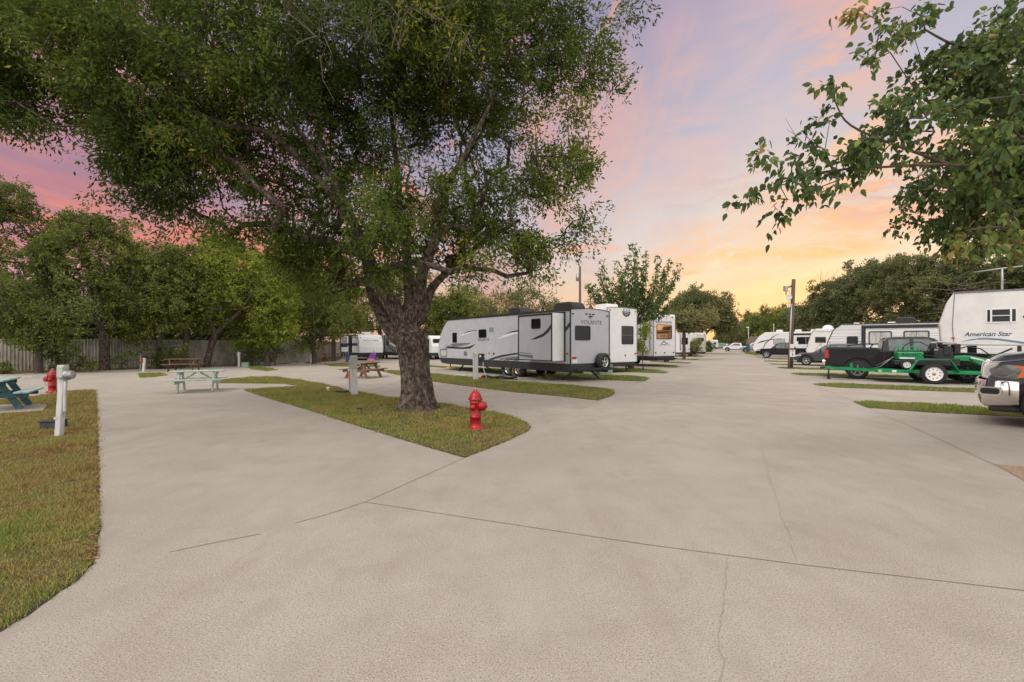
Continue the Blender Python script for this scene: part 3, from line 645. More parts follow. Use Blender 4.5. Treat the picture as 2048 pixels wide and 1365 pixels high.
E = lambda x, y, Y, a, b, c: (px(x, y, Y), (a, b, c))
blobs = [E(700, 130, 11, 3.0, 3.0, 2.4), E(420, 150, 10, 3.2, 2.6, 2.3), E(130, 90, 9.7, 2.7, 2.4, 1.9), E(930, 120, 11.2, 2.5, 2.8, 2.3), E(1110, 90, 11, 1.45, 1.8, 1.4),
         E(1090, 350, 11.2, 1.25, 1.8, .95), E(900, 400, 11.2, 2.0, 2.0, 1.15), E(660, 400, 11, 2.1, 2.2, 1.25), E(420, 330, 10.2, 2.1, 2.0, .85), E(230, 260, 10, 2.0, 1.9, .85), E(60, 200, 9.7, 1.2, 1.5, .8),
         E(1010, 480, 11.3, 1.35, 1.5, .62), E(880, 500, 12.4, 1.2, 1.0, .6), E(600, 500, 11.6, 1.3, 1.3, .62), E(680, 560, 12.6, 1.0, .9, .5), E(1190, 130, 11, .75, .9, .5), E(1255, 25, 11, .5, .6, .28), E(1190, 420, 11.2, .32, .5, .45), E(1120, 240, 11, .8, 1.0, .35),
         E(620, -220, 11.5, 4.2, 3.6, 2.3), E(950, -150, 11.5, 2.8, 3.2, 2.0), E(260, -160, 10.5, 3.6, 3.0, 2.0), E(330, 420, 10.2, 1.0, 1.1, .32), E(-120, 120, 9.7, 1.6, 2, 1.3), E(520, 440, 10.2, 1.2, 1.2, .6), E(330, 380, 10.2, 1.1, 1.1, .4), E(1140, 400, 11.2, .8, 1, .45), E(740, 500, 9.9, 1.2, .9, .55), E(900, 520, 10, 1.0, .8, .45), E(1040, 540, 11.2, .8, 1.0, .42), E(1130, 470, 11.2, .7, .9, .4), E(790, 420, 9.2, 1.3, .9, .7), E(640, 560, 11.2, .9, .9, .4), E(1285, 20, 11, .3, .3, .22), E(1215, 175, 11, .4, .5, .3), E(1215, 390, 11.2, .25, .4, .35), E(1165, 300, 11, .4, .5, .2)]
sp0 = {'pts': pts, 'par': par, 'chains': chains, 'n': 20}
big = build_tree('ash_tree', 'large spreading green tree with a thick rough trunk on the grass island', TB, sp0, rs, blobs, 7.2, 98, .52, .112, .36, M['leaf_main'], M['bark'], 21, wk=.0068, droop=.35, base_t=.47, gap=-.20, gs=1.5, step=.45, shell=.15, tipr=.005, cvar=.13, twigs=6)
# trunk skin: replace the plain tube feel with a flared, knobbly sleeve
def trunk_sleeve():
    mb = MB(); n = 110; rows = 60; vs = []; fs = []
    for j in range(rows+1):
        z = -.03+1.95*j/rows; c = Vector(px(832-10*max(0, (z-.6))/1.2, 800, 11.45)); r = .385+.15*math.exp(-z/.22)+.04*math.exp(-((z-1.7)/.35)**2)-.035*min(1, z/1.0)
        for k in range(n):
            a_ = 6.2832*k/n; rr_ = r*(1+.07*math.sin(3*a_+1.1)+.045*math.sin(7*a_+z*1.2)+.10*math.exp(-z/.15)*math.sin(5*a_+.6)+.022*math.sin(19*a_+1.8*math.sin(3.1*z+a_)+2*math.sin(1.7*z))+.014*math.sin(33*a_+2.5*math.sin(5*z))+random.uniform(-.012, .012))
            vs.append((c.x-TB[0]+math.cos(a_)*rr_+.03*math.exp(-z/.3), math.sin(a_)*rr_, z))
    for j in range(rows):
        for k in range(n): fs.append((j*n+k, j*n+(k+1) % n, (j+1)*n+(k+1) % n, (j+1)*n+k))
    mb.add(vs, fs, True); mb.build('root_flare', M['bark'], big)
trunk_sleeve()
# bare grey twigs in the top of the crown
tw = MB(); rt = np.random.default_rng(3)
for (cx_, cy_, n_) in ((735, 75, 9), (700, 40, 8), (640, 90, 7), (860, 40, 8), (800, 110, 5), (580, 60, 6), (930, 60, 5)):
    c = px(cx_, cy_, 8.6)-np.array([TB[0], TB[1], 0])
    for i in range(n_):
        d = rt.normal(size=3); d[1] -= .3; d[2] += .5; d /= np.linalg.norm(d); L = rt.uniform(.5, 1.1); c0 = c+rt.normal(0, .12, 3); p1 = c0+d*L*.5+rt.normal(0, .09, 3); p2 = p1+d*L*.5+rt.normal(0, .16, 3)
        tw.tube([c0, p1, p2], [.007, .005, .002], 4, caps=False)
        tw.tube([p1, p1+(p2-p1)*.6+rt.normal(0, .2, 3)], [.005, .002], 3, caps=False)
tw.build('bare_twigs', M['twig'], big)
# ---- overhanging tree at the right edge
RB = (9.4, 6.3)
pts = [np.array((9.4, 6.3, -.05)), np.array((9.3, 6.3, 1.2)), np.array((9.1, 6.2, 2.4))]; par = [-1, 0, 1]; rs = [.30, .22, .19]; chains = [[0, 1, 2]]
limb(2, [np.array((8.3, 5.9, 3.0)), px(2180, 330, 5.6), px(2040, 345, 5.3), px(1900, 330, 5.2), px(1760, 335, 5.2), px(1640, 345, 5.2), px(1560, 372, 5.2), px(1512, 383, 5.2)], [.10, .05, .028, .018, .013, .009, .006, .004])
limb(2, [np.array((8.5, 6.0, 3.4)), px(2200, 120, 5.8), px(2060, 90, 5.6), px(1930, 95, 5.5), px(1850, 60, 5.5)], [.09, .04, .022, .014, .01])
limb(2, [np.array((8.7, 6.3, 3.8)), np.array((8.6, 6.3, 5.2)), np.array((8.4, 6.2, 6.4))], [.14, .10, .06])
limb(6, [px(1720, 262, 5.2), px(1675, 215, 5.2), px(1668, 168, 5.2)], [.012, .007, .004])
limb(2, [px(2250, 420, 5.8), px(2100, 470, 5.4), px(2000, 455, 5.1), px(1930, 462, 5.0)], [.05, .022, .012, .006])
ex = [px(x, y, 5.2+random.uniform(-.25, .25)) for x, y in ((1490, 395), (1500, 385), (1545, 310), (1560, 325), (1535, 300), (1560, 415), (1575, 400), (1590, 360), (1620, 340), (1640, 375), (1672, 170), (1668, 195), (1660, 180), (1610, 270), (1625, 285), (1700, 30), (1720, 20), (1760, 45), (1750, 120), (1780, 190), (1660, 240), (1680, 360), (1650, 300), (1905, 465), (1935, 480), (1960, 470), (1640, 330), (1665, 345), (1600, 315), (1780, 105), (1765, 20), (1600, 380), (1625, 360))]
blobs = [E(1980, 110, 5.5, .85, 1.0, .62), E(1850, 60, 5.6, .45, .7, .42), E(1840, 170, 5.5, .4, .6, .32), E(1890, 255, 5.3, .85, .8, .30), E(1730, 305, 5.2, .5, .5, .22), E(2000, 300, 5.2, .6, .7, .40), E(2070, 420, 5.2, .45, .55, .36), E(2040, 475, 5.0, .30, .35, .13), E(1800, 235, 5.3, .35, .4, .2), E(1760, 300, 5.2, .5, .4, .16), 
         (np.array((8.1, 6.0, 5.2)), (1.7, 2.0, 1.8)), (np.array((7.3, 6.6, 4.0)), (1.3, 1.7, 1.0)), E(2150, 250, 5.8, 1.0, 1.4, 1.1)]
build_tree('mulberry_tree', 'broad leaved tree reaching in over the pavement at the right edge', RB, {'pts': pts, 'par': par, 'chains': chains, 'n': 10}, rs, blobs, 46, 24, .21, .086, .62, M['leaf_right'], M['bark2'], 31, hexa=True, wk=.0035, droop=.75, base_t=.52, gap=-.26, gs=2.8, step=.22, shell=.1, extra=np.array(ex), tipr=.003, twigs=4, jit=.1, tvar=.16)
bt = MB(); bt.tube([px(1645, 297, 5.2)-np.array([RB[0], RB[1], 0]), px(1610, 290, 5.15)-np.array([RB[0], RB[1], 0]), px(1590, 270, 5.1)-np.array([RB[0], RB[1], 0]), px(1570, 236, 5.1)-np.array([RB[0], RB[1], 0])], [.006, .005, .004, .002], 4)
bt.tube([px(1590, 270, 5.1)-np.array([RB[0], RB[1], 0]), px(1572, 258, 5.1)-np.array([RB[0], RB[1], 0])], [.003, .002], 3)
bt.build('bare_twigs', M['twig'], bpy.data.objects['mulberry_tree'])
# ---- trees of the background: (px of trunk, Y, blobs in px/depth/metres ...)
def bgtree(name, label, pxx, Y, blobs, lm='leaf_dark', dens=None, size=.17, per=44, seed=1, group=None, base_t=.45, r0=.16, lean=(0, 0), gap=-.25, forks=3, zf=None, spread=.55, zmin=.5, nclu=210, gs=.9, asp=.5, shell=.3, bark='bark2', droop=.25):
    x = (pxx-CX)/F*Y; bl = [(px(a, b, Y+dy), (ra, rb, rc)) for a, b, dy, ra, rb, rc in blobs]
    vol = sum(4.19*r[0]*r[1]*r[2] for _, r in bl); top = max(c[2]+r[2] for c, r in bl)
    rb2 = random.Random(seed*7+1)
    for c, r in list(bl)[:3]:
        for _ in range(4):
            a_ = rb2.uniform(0, 6.283); e_ = rb2.uniform(.1, 1.3); q = rb2.uniform(.16, .30)
            bl.append((c+np.array((math.cos(a_)*math.cos(e_)*r[0], math.sin(a_)*math.cos(e_)*r[1], math.sin(e_)*r[2]))*rb2.uniform(.95, 1.12), (r[0]*q, r[1]*q, r[2]*q*1.2)))
    sp_, rs_ = simple_spine((x, Y), top, lean, r0, forks, random, zf)
    return build_tree(name, label, (x, Y), sp_, rs_, bl, dens or 1.9*nclu/vol, per, spread, size, asp, M[lm], M[bark], seed, group, wk=r0*.07, droop=droop, base_t=base_t, gap=gap, gs=gs, step=.9, zmin=zmin, tipr=.012, shell=shell)
GF = 'trees along the metal fence'
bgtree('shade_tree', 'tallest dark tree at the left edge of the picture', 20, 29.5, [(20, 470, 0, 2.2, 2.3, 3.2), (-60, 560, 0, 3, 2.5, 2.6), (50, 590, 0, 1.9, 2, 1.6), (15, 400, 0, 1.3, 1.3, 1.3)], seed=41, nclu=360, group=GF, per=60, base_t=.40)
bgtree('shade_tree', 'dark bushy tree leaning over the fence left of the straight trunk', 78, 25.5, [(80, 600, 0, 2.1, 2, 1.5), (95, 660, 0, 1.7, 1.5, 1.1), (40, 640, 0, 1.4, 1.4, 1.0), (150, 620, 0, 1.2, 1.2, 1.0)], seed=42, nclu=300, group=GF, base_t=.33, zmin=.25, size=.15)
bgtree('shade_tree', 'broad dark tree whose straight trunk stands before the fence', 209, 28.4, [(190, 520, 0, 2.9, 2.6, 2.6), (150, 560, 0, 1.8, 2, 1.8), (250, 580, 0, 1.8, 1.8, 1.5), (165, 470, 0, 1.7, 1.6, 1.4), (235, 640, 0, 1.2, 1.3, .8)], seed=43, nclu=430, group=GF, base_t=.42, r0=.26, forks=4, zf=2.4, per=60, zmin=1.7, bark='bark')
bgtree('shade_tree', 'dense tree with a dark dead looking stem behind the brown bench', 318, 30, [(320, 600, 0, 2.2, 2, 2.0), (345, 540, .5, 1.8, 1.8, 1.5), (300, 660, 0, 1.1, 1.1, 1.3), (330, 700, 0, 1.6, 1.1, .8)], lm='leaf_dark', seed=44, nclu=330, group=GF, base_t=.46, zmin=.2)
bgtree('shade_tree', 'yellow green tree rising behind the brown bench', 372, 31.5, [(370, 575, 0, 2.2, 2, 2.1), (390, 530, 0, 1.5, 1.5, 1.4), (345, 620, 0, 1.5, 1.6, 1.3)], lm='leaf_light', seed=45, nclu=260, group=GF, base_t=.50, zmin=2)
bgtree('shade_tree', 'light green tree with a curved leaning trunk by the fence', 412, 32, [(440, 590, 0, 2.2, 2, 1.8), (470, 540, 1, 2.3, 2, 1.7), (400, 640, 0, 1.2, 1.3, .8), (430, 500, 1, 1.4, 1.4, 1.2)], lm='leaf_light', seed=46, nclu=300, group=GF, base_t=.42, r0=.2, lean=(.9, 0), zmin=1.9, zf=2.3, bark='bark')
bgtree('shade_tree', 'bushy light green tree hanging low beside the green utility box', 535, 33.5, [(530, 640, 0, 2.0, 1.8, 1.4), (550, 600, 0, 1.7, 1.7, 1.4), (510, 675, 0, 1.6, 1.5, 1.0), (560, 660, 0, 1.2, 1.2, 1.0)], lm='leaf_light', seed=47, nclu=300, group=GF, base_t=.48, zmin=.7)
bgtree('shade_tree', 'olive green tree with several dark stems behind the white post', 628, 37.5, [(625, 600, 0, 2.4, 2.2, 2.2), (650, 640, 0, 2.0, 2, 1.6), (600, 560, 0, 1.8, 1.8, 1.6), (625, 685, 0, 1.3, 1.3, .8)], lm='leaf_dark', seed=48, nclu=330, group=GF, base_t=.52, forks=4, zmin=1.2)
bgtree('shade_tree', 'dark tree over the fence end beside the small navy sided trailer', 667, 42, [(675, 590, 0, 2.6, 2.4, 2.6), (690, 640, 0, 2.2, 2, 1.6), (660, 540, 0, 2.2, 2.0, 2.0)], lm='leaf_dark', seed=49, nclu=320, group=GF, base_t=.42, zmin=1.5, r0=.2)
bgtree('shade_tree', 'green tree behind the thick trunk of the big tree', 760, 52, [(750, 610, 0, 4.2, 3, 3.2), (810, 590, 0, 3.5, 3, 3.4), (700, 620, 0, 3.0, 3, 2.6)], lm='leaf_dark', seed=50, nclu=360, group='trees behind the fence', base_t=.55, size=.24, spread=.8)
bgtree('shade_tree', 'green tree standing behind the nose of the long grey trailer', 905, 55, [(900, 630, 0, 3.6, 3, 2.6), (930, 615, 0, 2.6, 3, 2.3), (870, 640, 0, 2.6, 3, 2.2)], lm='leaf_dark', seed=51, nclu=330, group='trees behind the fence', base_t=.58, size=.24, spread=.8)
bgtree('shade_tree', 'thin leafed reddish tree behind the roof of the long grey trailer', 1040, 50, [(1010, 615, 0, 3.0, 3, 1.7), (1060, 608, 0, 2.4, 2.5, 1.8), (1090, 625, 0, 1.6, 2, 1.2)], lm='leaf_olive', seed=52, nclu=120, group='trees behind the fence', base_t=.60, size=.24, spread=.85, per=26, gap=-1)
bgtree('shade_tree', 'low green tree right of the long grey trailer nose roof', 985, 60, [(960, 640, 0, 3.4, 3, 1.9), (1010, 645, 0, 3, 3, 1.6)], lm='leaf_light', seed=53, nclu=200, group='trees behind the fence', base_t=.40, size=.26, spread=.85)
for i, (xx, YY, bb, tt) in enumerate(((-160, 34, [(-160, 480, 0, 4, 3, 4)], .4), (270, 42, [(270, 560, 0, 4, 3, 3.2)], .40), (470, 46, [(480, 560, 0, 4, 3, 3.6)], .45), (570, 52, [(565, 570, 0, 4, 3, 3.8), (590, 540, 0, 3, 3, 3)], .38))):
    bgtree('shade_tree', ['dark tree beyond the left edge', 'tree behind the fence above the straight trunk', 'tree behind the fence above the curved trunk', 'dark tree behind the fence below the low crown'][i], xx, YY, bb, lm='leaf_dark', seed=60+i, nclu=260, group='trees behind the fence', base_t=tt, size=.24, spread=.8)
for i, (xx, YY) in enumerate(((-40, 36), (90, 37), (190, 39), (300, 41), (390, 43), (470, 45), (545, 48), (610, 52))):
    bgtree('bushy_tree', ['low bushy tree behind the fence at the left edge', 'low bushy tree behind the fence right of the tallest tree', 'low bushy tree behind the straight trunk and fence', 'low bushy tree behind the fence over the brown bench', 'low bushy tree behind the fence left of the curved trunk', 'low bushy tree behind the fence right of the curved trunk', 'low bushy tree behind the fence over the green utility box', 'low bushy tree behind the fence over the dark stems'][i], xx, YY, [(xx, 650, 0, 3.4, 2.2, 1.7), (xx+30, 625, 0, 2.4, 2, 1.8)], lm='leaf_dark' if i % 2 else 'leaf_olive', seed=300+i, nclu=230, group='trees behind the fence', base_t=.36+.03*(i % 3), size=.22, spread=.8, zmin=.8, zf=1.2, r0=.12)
# vines and shrubs on the fence
def shrub(name, label, pxx, Y, blobs, lm, seed, nclu=40, per=36, size=.11, group=None, base_t=.4, cat='shrub', spread=.3, zmin=.05, asp=.5):
    x = (pxx-CX)/F*Y; bl = [(px(a, b, Y), (ra, rb, rc)) for a, b, ra, rb, rc in blobs]
    vol = sum(4.19*r[0]*r[1]*r[2] for _, r in bl); sp_ = {'pts': [(x, Y, -.05), (x, Y, .15), (x, Y, .3)], 'par': [-1, 0, 1], 'chains': [[0, 1, 2]], 'n': 6}
    return build_tree(name, label, (x, Y), sp_, [.05, .04, .03], bl, nclu/vol, per, spread, size, asp, M[lm], M['bark2'], seed, group, wk=.006, droop=.2, base_t=base_t, step=.3, zmin=zmin, cat=cat, shell=.2, tipr=.005)
GS = 'shrubs growing against the fence'
shrub('shrub', 'dark climbing shrub left of the straight trunk', 150, 26.7, [(130, 715, 1.3, .4, .8), (170, 725, .7, .3, .5)], 'leaf_dark', 71, 90, group=GS, base_t=.35)
shrub('shrub', 'thin climbing shrub right of the straight trunk', 243, 28.8, [(240, 722, .5, .3, .6), (262, 712, .5, .3, .5)], 'leaf_dark', 72, 36, group=GS, base_t=.45, per=22)
shrub('shrub', 'dark spreading shrub behind the brown bench', 330, 29.8, [(330, 715, 1.4, .5, .75), (365, 720, .6, .4, .5)], 'leaf_dark', 73, 90, group=GS, base_t=.33)
shrub('shrub', 'small dark shrub at the foot of the left fence', 8, 24.8, [(8, 738, .35, .3, .4)], 'leaf_dark', 74, 20, group=GS)
shrub('shrub', 'grey green shrub between the low tree and the bare fence', 550, 34, [(548, 705, .9, .5, .6), (520, 715, .8, .5, .45)], 'leaf_olive', 75, 60, group=GS, base_t=.5)
shrub('shrub', 'brown green shrub beside the green utility box', 505, 34.2, [(490, 712, .9, .5, .6)], 'leaf_olive', 76, 45, group=GS, base_t=.6)
# ---- centre
# mulberry with upright leafy shoots behind the white fifth wheel
def shoot_tree():
    rnd = np.random.default_rng(90); Y = 29.5; b = px(1262, 700, Y); b[2] = 0
    pts = [b+np.array((0, 0, -.05)), b+np.array((.05, 0, 1.6)), b+np.array((.1, 0, 2.9))]; par = [-1, 0, 1]; rs = [.2, .16, .14]; chains = [[0, 1, 2]]; P0 = []
    tips = [(1175, 568), (1190, 583), (1206, 530), (1233, 532), (1200, 553), (1264, 494), (1255, 520), (1274, 508), (1293, 512), (1290, 540), (1315, 520), (1341, 526), (1330, 545), (1360, 540), (1345, 560), (1325, 575), (1225, 560), (1245, 555), (1275, 545), (1310, 560), (1195, 600), (1360, 590), (1300, 585), (1220, 590), (1180, 605), (1250, 585), (1345, 600), (1185, 570), (1215, 575), (1240, 570), (1285, 570), (1270, 600), (1320, 600), (1230, 610)]
    cl = []; od = []
    mb = MB(); root = thing('mulberry_tree', 'tree with upright leafy shoots behind the two white fifth wheels', 'tree', (b[0], b[1], 0))
    mb.tube([Vector(p-b) for p in pts], [.2, .16, .14], 8, caps=False)
    for (x, y) in tips:
        if y < 560: y -= 9
        dy = rnd.uniform(-1.6, 1.6); T = px(x, y, Y+dy); A = pts[2]; mid = (A+T)/2+np.array((0, 0, -.3))+rnd.normal(0, .25, 3)+(T-A)*np.array((.22, .22, -.15))
        c = [Vector(A*(1-f)**2+2*mid*f*(1-f)+T*f*f-b) for f in np.linspace(0, 1, 8)]; mb.tube(c, [.07, .055, .045, .035, .028, .02, .012, .006], 4, caps=False)
        for f in np.linspace(.40, 1, 22 if y < 572 else 13): cl.append(A*(1-f)**2+2*mid*f*(1-f)+T*f*f+rnd.normal(0, .04, 3)); od.append(T-A)
    mb.build('trunk', M['bark2'], root)
    cl = np.array(cl); v, t_ = leaf_np(cl, 15, .21, .21, .42, rnd, .9, rnd.normal(0, .1, len(cl)), .5, .12)
    from_np('crown', v-b, 4, M['leaf_right'], root, t_)
shoot_tree()
shrub('shrub', 'bright green leafy sapling beside the grey slide of the third trailer', 1286, 28.2, [(1288, 668, .35, .3, .32), (1282, 688, .25, .3, .45), (1294, 655, .22, .2, .2)], 'leaf_light', 91, 40, per=22, size=.15, base_t=.5, cat='sapling', spread=.28)
bgtree('shade_tree', 'leafy tree hanging over the white mountain logo trailer', 1368, 47, [(1345, 640, 0, 1.7, 1.7, .8), (1320, 643, -5, .9, .8, .35), (1380, 645, 0, 1.5, 1.5, .9), (1400, 635, 0, 1.6, 1.6, 1.2)], lm='leaf_olive', seed=92, nclu=200, base_t=.55, size=.22, per=40, zmin=3.3, zf=3)
bgtree('shade_tree', 'large round crowned tree left of the far end of the road', 1405, 74, [(1400, 628, 0, 4.6, 4, 3.4), (1385, 610, 0, 3.0, 3, 2.4), (1430, 625, 0, 3.0, 3, 2.6), (1445, 645, 0, 2.4, 2.6, 1.9), (1358, 622, 0, 2.2, 2.3, 2.0)], lm='leaf_olive', seed=93, nclu=620, base_t=.45, size=.32, per=46, spread=.85, r0=.3, zmin=2.2, zf=2.6, gap=-.3, gs=.7)
shrub('shrub', 'leafy bush in front of the cream motorhome', 1386, 60.5, [(1386, 695, .9, .8, 1.0), (1393, 688, .6, .5, .8)], 'leaf_dark', 94, 60, size=.2, base_t=.5, spread=.5)
shrub('shrub', 'round dark clipped bush at the roadside far ahead', 1414, 92, [(1414, 694.5, 1.5, 1.4, 1.15)], 'leaf_dark', 95, 120, size=.2, base_t=.30, spread=.4)
shrub('shrub', 'low green bush left of the round clipped bush', 1403, 84, [(1403, 697, 1.0, .9, .8)], 'leaf_dark', 96, 50, size=.2, base_t=.45, spread=.4)
GR = 'trees behind the right hand sites'
rl = ['small far tree left of the end of the road', 'far tree closing the road on the right', 'far bushy tree right of the road end', 'rounded far tree behind the white pickup', 'rounded tree above the camper roofs', 'low tree left of the wooden pole', 'tree right behind the wooden pole', 'tree right of the pole with bare tips', 'tree behind the charcoal car', 'tall dense tree above the striped trailer', 'dark tree over the striped trailer roof', 'dense tree left of the vine covered tree', 'tall vine covered tree with grey twigs', 'tree above the blue swoosh trailer', 'tree at the right edge behind the blue swoosh trailer']
spec = [(1458, 168, [(1452, 676, 0, 3.8, 3, 3.4), (1468, 680, 3, 3.2, 3, 2.6)]), (1482, 150, [(1488, 672, 0, 4.4, 4, 4.5)]), (1500, 130, [(1502, 660, 0, 3.6, 4, 4.2)]), (1524, 112, [(1526, 657, 0, 3.8, 4, 4.0)]), (1553, 98, [(1553, 655, 0, 3.9, 4, 3.8)]),
        (1578, 88, [(1578, 655, 0, 3.2, 3, 3.5)]), (1605, 78, [(1606, 650, 0, 3.2, 3, 3.2)]), (1640, 66, [(1638, 640, 0, 3.2, 3, 3.0), (1650, 620, 0, 2.4, 2.4, 2.6)]), (1668, 58, [(1672, 610, 0, 2.7, 2.6, 3.3), (1690, 600, 0, 2, 2, 2.2)]),
        (1722, 52, [(1720, 590, 0, 3.2, 3, 3.0), (1735, 570, 0, 2.4, 2.4, 2.4)]), (1790, 46, [(1790, 580, 0, 3.0, 3, 2.7), (1770, 555, 0, 2.1, 2, 1.8)]), (1850, 42, [(1850, 580, 0, 2.5, 2.5, 2.6), (1830, 555, 0, 1.8, 2, 1.9)]),
        (1930, 38, [(1930, 560, 0, 2.2, 2.2, 2.4), (1925, 520, 0, 1.1, 1.2, 1.0), (1900, 590, 0, 2.0, 2, 1.6), (1950, 600, 0, 1.8, 2, 1.4)]), (2010, 38, [(2015, 560, 0, 2.0, 2.0, 1.6), (1990, 600, 0, 1.6, 1.6, 1.0), (2040, 530, 0, 1.6, 1.6, 1.1)]), (2100, 36, [(2100, 540, 0, 3.0, 3, 2.6)])]
for i, (xx, YY, bb) in enumerate(spec):
    far = YY > 60
    bb = bb+[(q[0], HY-(2.8-H)*F/YY, 0, q[3]*1.1, q[4], 2.4) for q in bb[:1]]
    bgtree('hedge_tree', rl[i], xx, YY, bb, lm='leaf_dark' if i in (3, 4, 5) else 'leaf_olive', seed=110+i, nclu=230 if far else 300, group=GR, base_t=.42+.03*(i % 3), size=.14+.0021*YY, spread=.35+.006*YY, zmin=.8, per=48, gap=-.35 if i not in (13,) else -.1, zf=2.0)
    if not far and i in (8, 9, 12):
        rt = np.random.default_rng(i); tw = MB(); x = (xx-CX)/F*YY
        for j in range(14 if i != 12 else 60):
            c = px(xx+rt.uniform(-40, 40) if i == 12 else xx-20, rt.uniform(560, 640) if i == 12 else 570, YY-1.6)-np.array([x, YY, 0]); d = rt.normal(size=3); d[2] = abs(d[2])*(1.6 if i != 12 else .3); d[1] -= .4; d /= np.linalg.norm(d); L = rt.uniform(1, 2.6)
            tw.tube([c, c+d*L*.5+rt.normal(0, .12, 3), c+d*L+rt.normal(0, .25, 3)], [.025, .016, .008], 4, caps=False)
        tw.build('bare_twigs', M['twig'], [o for o in bpy.data.objects if o.get('label') == rl[i]][0])
# ================================================================== vehicles
def pose(A, h):
    h = Vector(h).normalized(); return (A[0], A[1], 0), math.atan2(h.y, h.x)
class Rig:
    """local frame: x along the vehicle (rear 0 -> front L), y=0 on the left wall outer face... left side is +y, z up"""
    def __init__(s, name, label, cat, A, h, W, side='L', group=None):
        s.h = Vector(h).normalized(); s.W = W; lf = Vector((-s.h.y, s.h.x)); s.A = Vector(A); s.side = side
        c = s.A-lf*(W/2) if side == 'L' else s.A+lf*(W/2)
        s.root = thing(name, label, cat, (c.x, c.y, 0), math.atan2(s.h.y, s.h.x), group)
    def lx(s, px_):       # length coordinate of a point on the reference wall seen at pixel column px_
        k = (px_-CX)/F; return (k*s.A.y-s.A.x)/(s.h.x-k*s.h.y)
    def lz(s, px_, y): x = s.lx(px_); Y = s.A.y+s.h.y*x; return H-(y-HY)/F*Y
    def L(s, d=0): return lambda a, b, t: (a, s.W/2+d+t, b)
    def Rt(s, d=0): return lambda a, b, t: (a, -s.W/2-d-t, b)
    def rear(s, d=0): return lambda a, b, t: (-d-t, -a, b)
    def front(s, Lx, d=0): return lambda a, b, t: (Lx+d+t, a, b)
def window(par, fr, a0, a1, b0, b1, r=.06, glass='glass', frame='black', fw=.035, name='window', bars=0, barm='white', vb=0):
    mb = MB(); mb.ring(rr(a0, a1, b0, b1, r), rr(a0+fw, a1-fw, b0+fw, b1-fw, max(.01, r-fw*.6)), -.02, .022, fr)
    o = mb.build(name, M[frame], par)
    g = MB(); g.prism(rr(a0+fw*.7, a1-fw*.7, b0+fw*.7, b1-fw*.7, max(.01, r-fw*.6)), -.015, .008, fr); g.build('pane', M[glass], o)
    if bars or vb:
        k = MB()
        for i in range(bars): z = b0+(b1-b0)*(i+1)/(bars+1); k.prism([(a0+fw, z-.012), (a1-fw, z-.012), (a1-fw, z+.012), (a0+fw, z+.012)], .008, .016, fr)
        for i in range(vb): x = a0+(a1-a0)*(i+1)/(vb+1); k.prism([(x-.014, b0+fw), (x+.014, b0+fw), (x+.014, b1-fw), (x-.014, b1-fw)], .009, .017, fr)
        k.build('glazing_bar', M[barm], o)
    return o
def plate(par, name, fr, poly, m, t0=.0, t1=.004, label=None):
    mb = MB(); mb.prism(poly, t0, t1, fr); return mb.build(name, M[m], par, label=label)
def wheel(par, c, r, w, rim='rim', axis='y', side=1, style='spoke', name='wheel', label=None, rr_=.62):
    """c centre, side=+1 outer face towards +y"""
    mb = MB(); prof = [(r*rr_, -w/2), (r*.90, -w/2), (r*.97, -w*.42), (r, -w*.30), (r, w*.30), (r*.97, w*.42), (r*.90, w/2), (r*rr_, w/2)]
    mb.lathe(prof, c, axis, 28)
    # tread blocks
    o = mb.build(name, M['tyre'], par, label=label)
    s = side; rb = MB(); R0 = r*rr_
    rb.lathe([(R0*1.02, s*w*.50), (R0*1.0, s*w*.44), (R0*.9, s*w*.40), (R0*.86, s*w*.28), (0.001, s*w*.26)], c, axis, 28)
    def P3(a, rad, t):
        u = rad*math.cos(a); v = rad*math.sin(a)
        return {'y': (c[0]+u, c[1]+s*t, c[2]+v), 'x': (c[0]+s*t, c[1]+u, c[2]+v)}[axis]
    if style == 'spoke':
        for k in range(5):
            a = 6.2832*k/5+.3; d = .16
            vs = [P3(a-d*2, R0*.22, w*.36), P3(a+d*2, R0*.22, w*.36), P3(a+d, R0*.9, w*.42), P3(a-d, R0*.9, w*.42)]; rb.add(vs, [(0, 1, 2, 3)], False)
        rb.lathe([(R0*.26, s*w*.28), (R0*.26, s*w*.40), (.001, s*w*.42)], c, axis, 14)
        ri = rb.build('rim', M[rim], o)
        db = MB(); db.lathe([(R0*.84, s*w*.285), (R0*.30, s*w*.285)], c, axis, 28); db.build('rim_gap', M['black'], ri) if False else None
        dk = MB(); dk.lathe([(R0*.85, s*w*.30), (R0*.24, s*w*.30)], c, axis, 28); dk.build('brake_disc', M['black'], o)
    else:
        rb.lathe([(R0*.86, s*w*.34), (R0*.55, s*w*.38), (R0*.34, s*w*.33), (.001, s*w*.33)], c, axis, 28)
        dk = rb; rb.m = 1
        for k in range(9):
            a = 6.2832*k/9; q = P3(a, R0*.66, w*.372)
            dk.lathe([(R0*.085, -.004), (R0*.085, .006), (.001, .006)], q, axis, 8) if s > 0 else dk.lathe([(R0*.085, .004), (R0*.085, -.006), (.001, -.006)], q, axis, 8)
        rb.build('rim', [M[rim], M['black']], o)
        hb = MB(); q = P3(0, 0, 0); hb.lathe([(R0*.22, s*w*.33), (R0*.20, s*w*.46), (.001, s*w*.47)], c, axis, 14); hb.build('hub', M['brass'] if style == 'brass' else M['metal'], o)
    return o
M['brass'] = mat('brass_hub', (.45, .30, .10), .4, metal=.6)
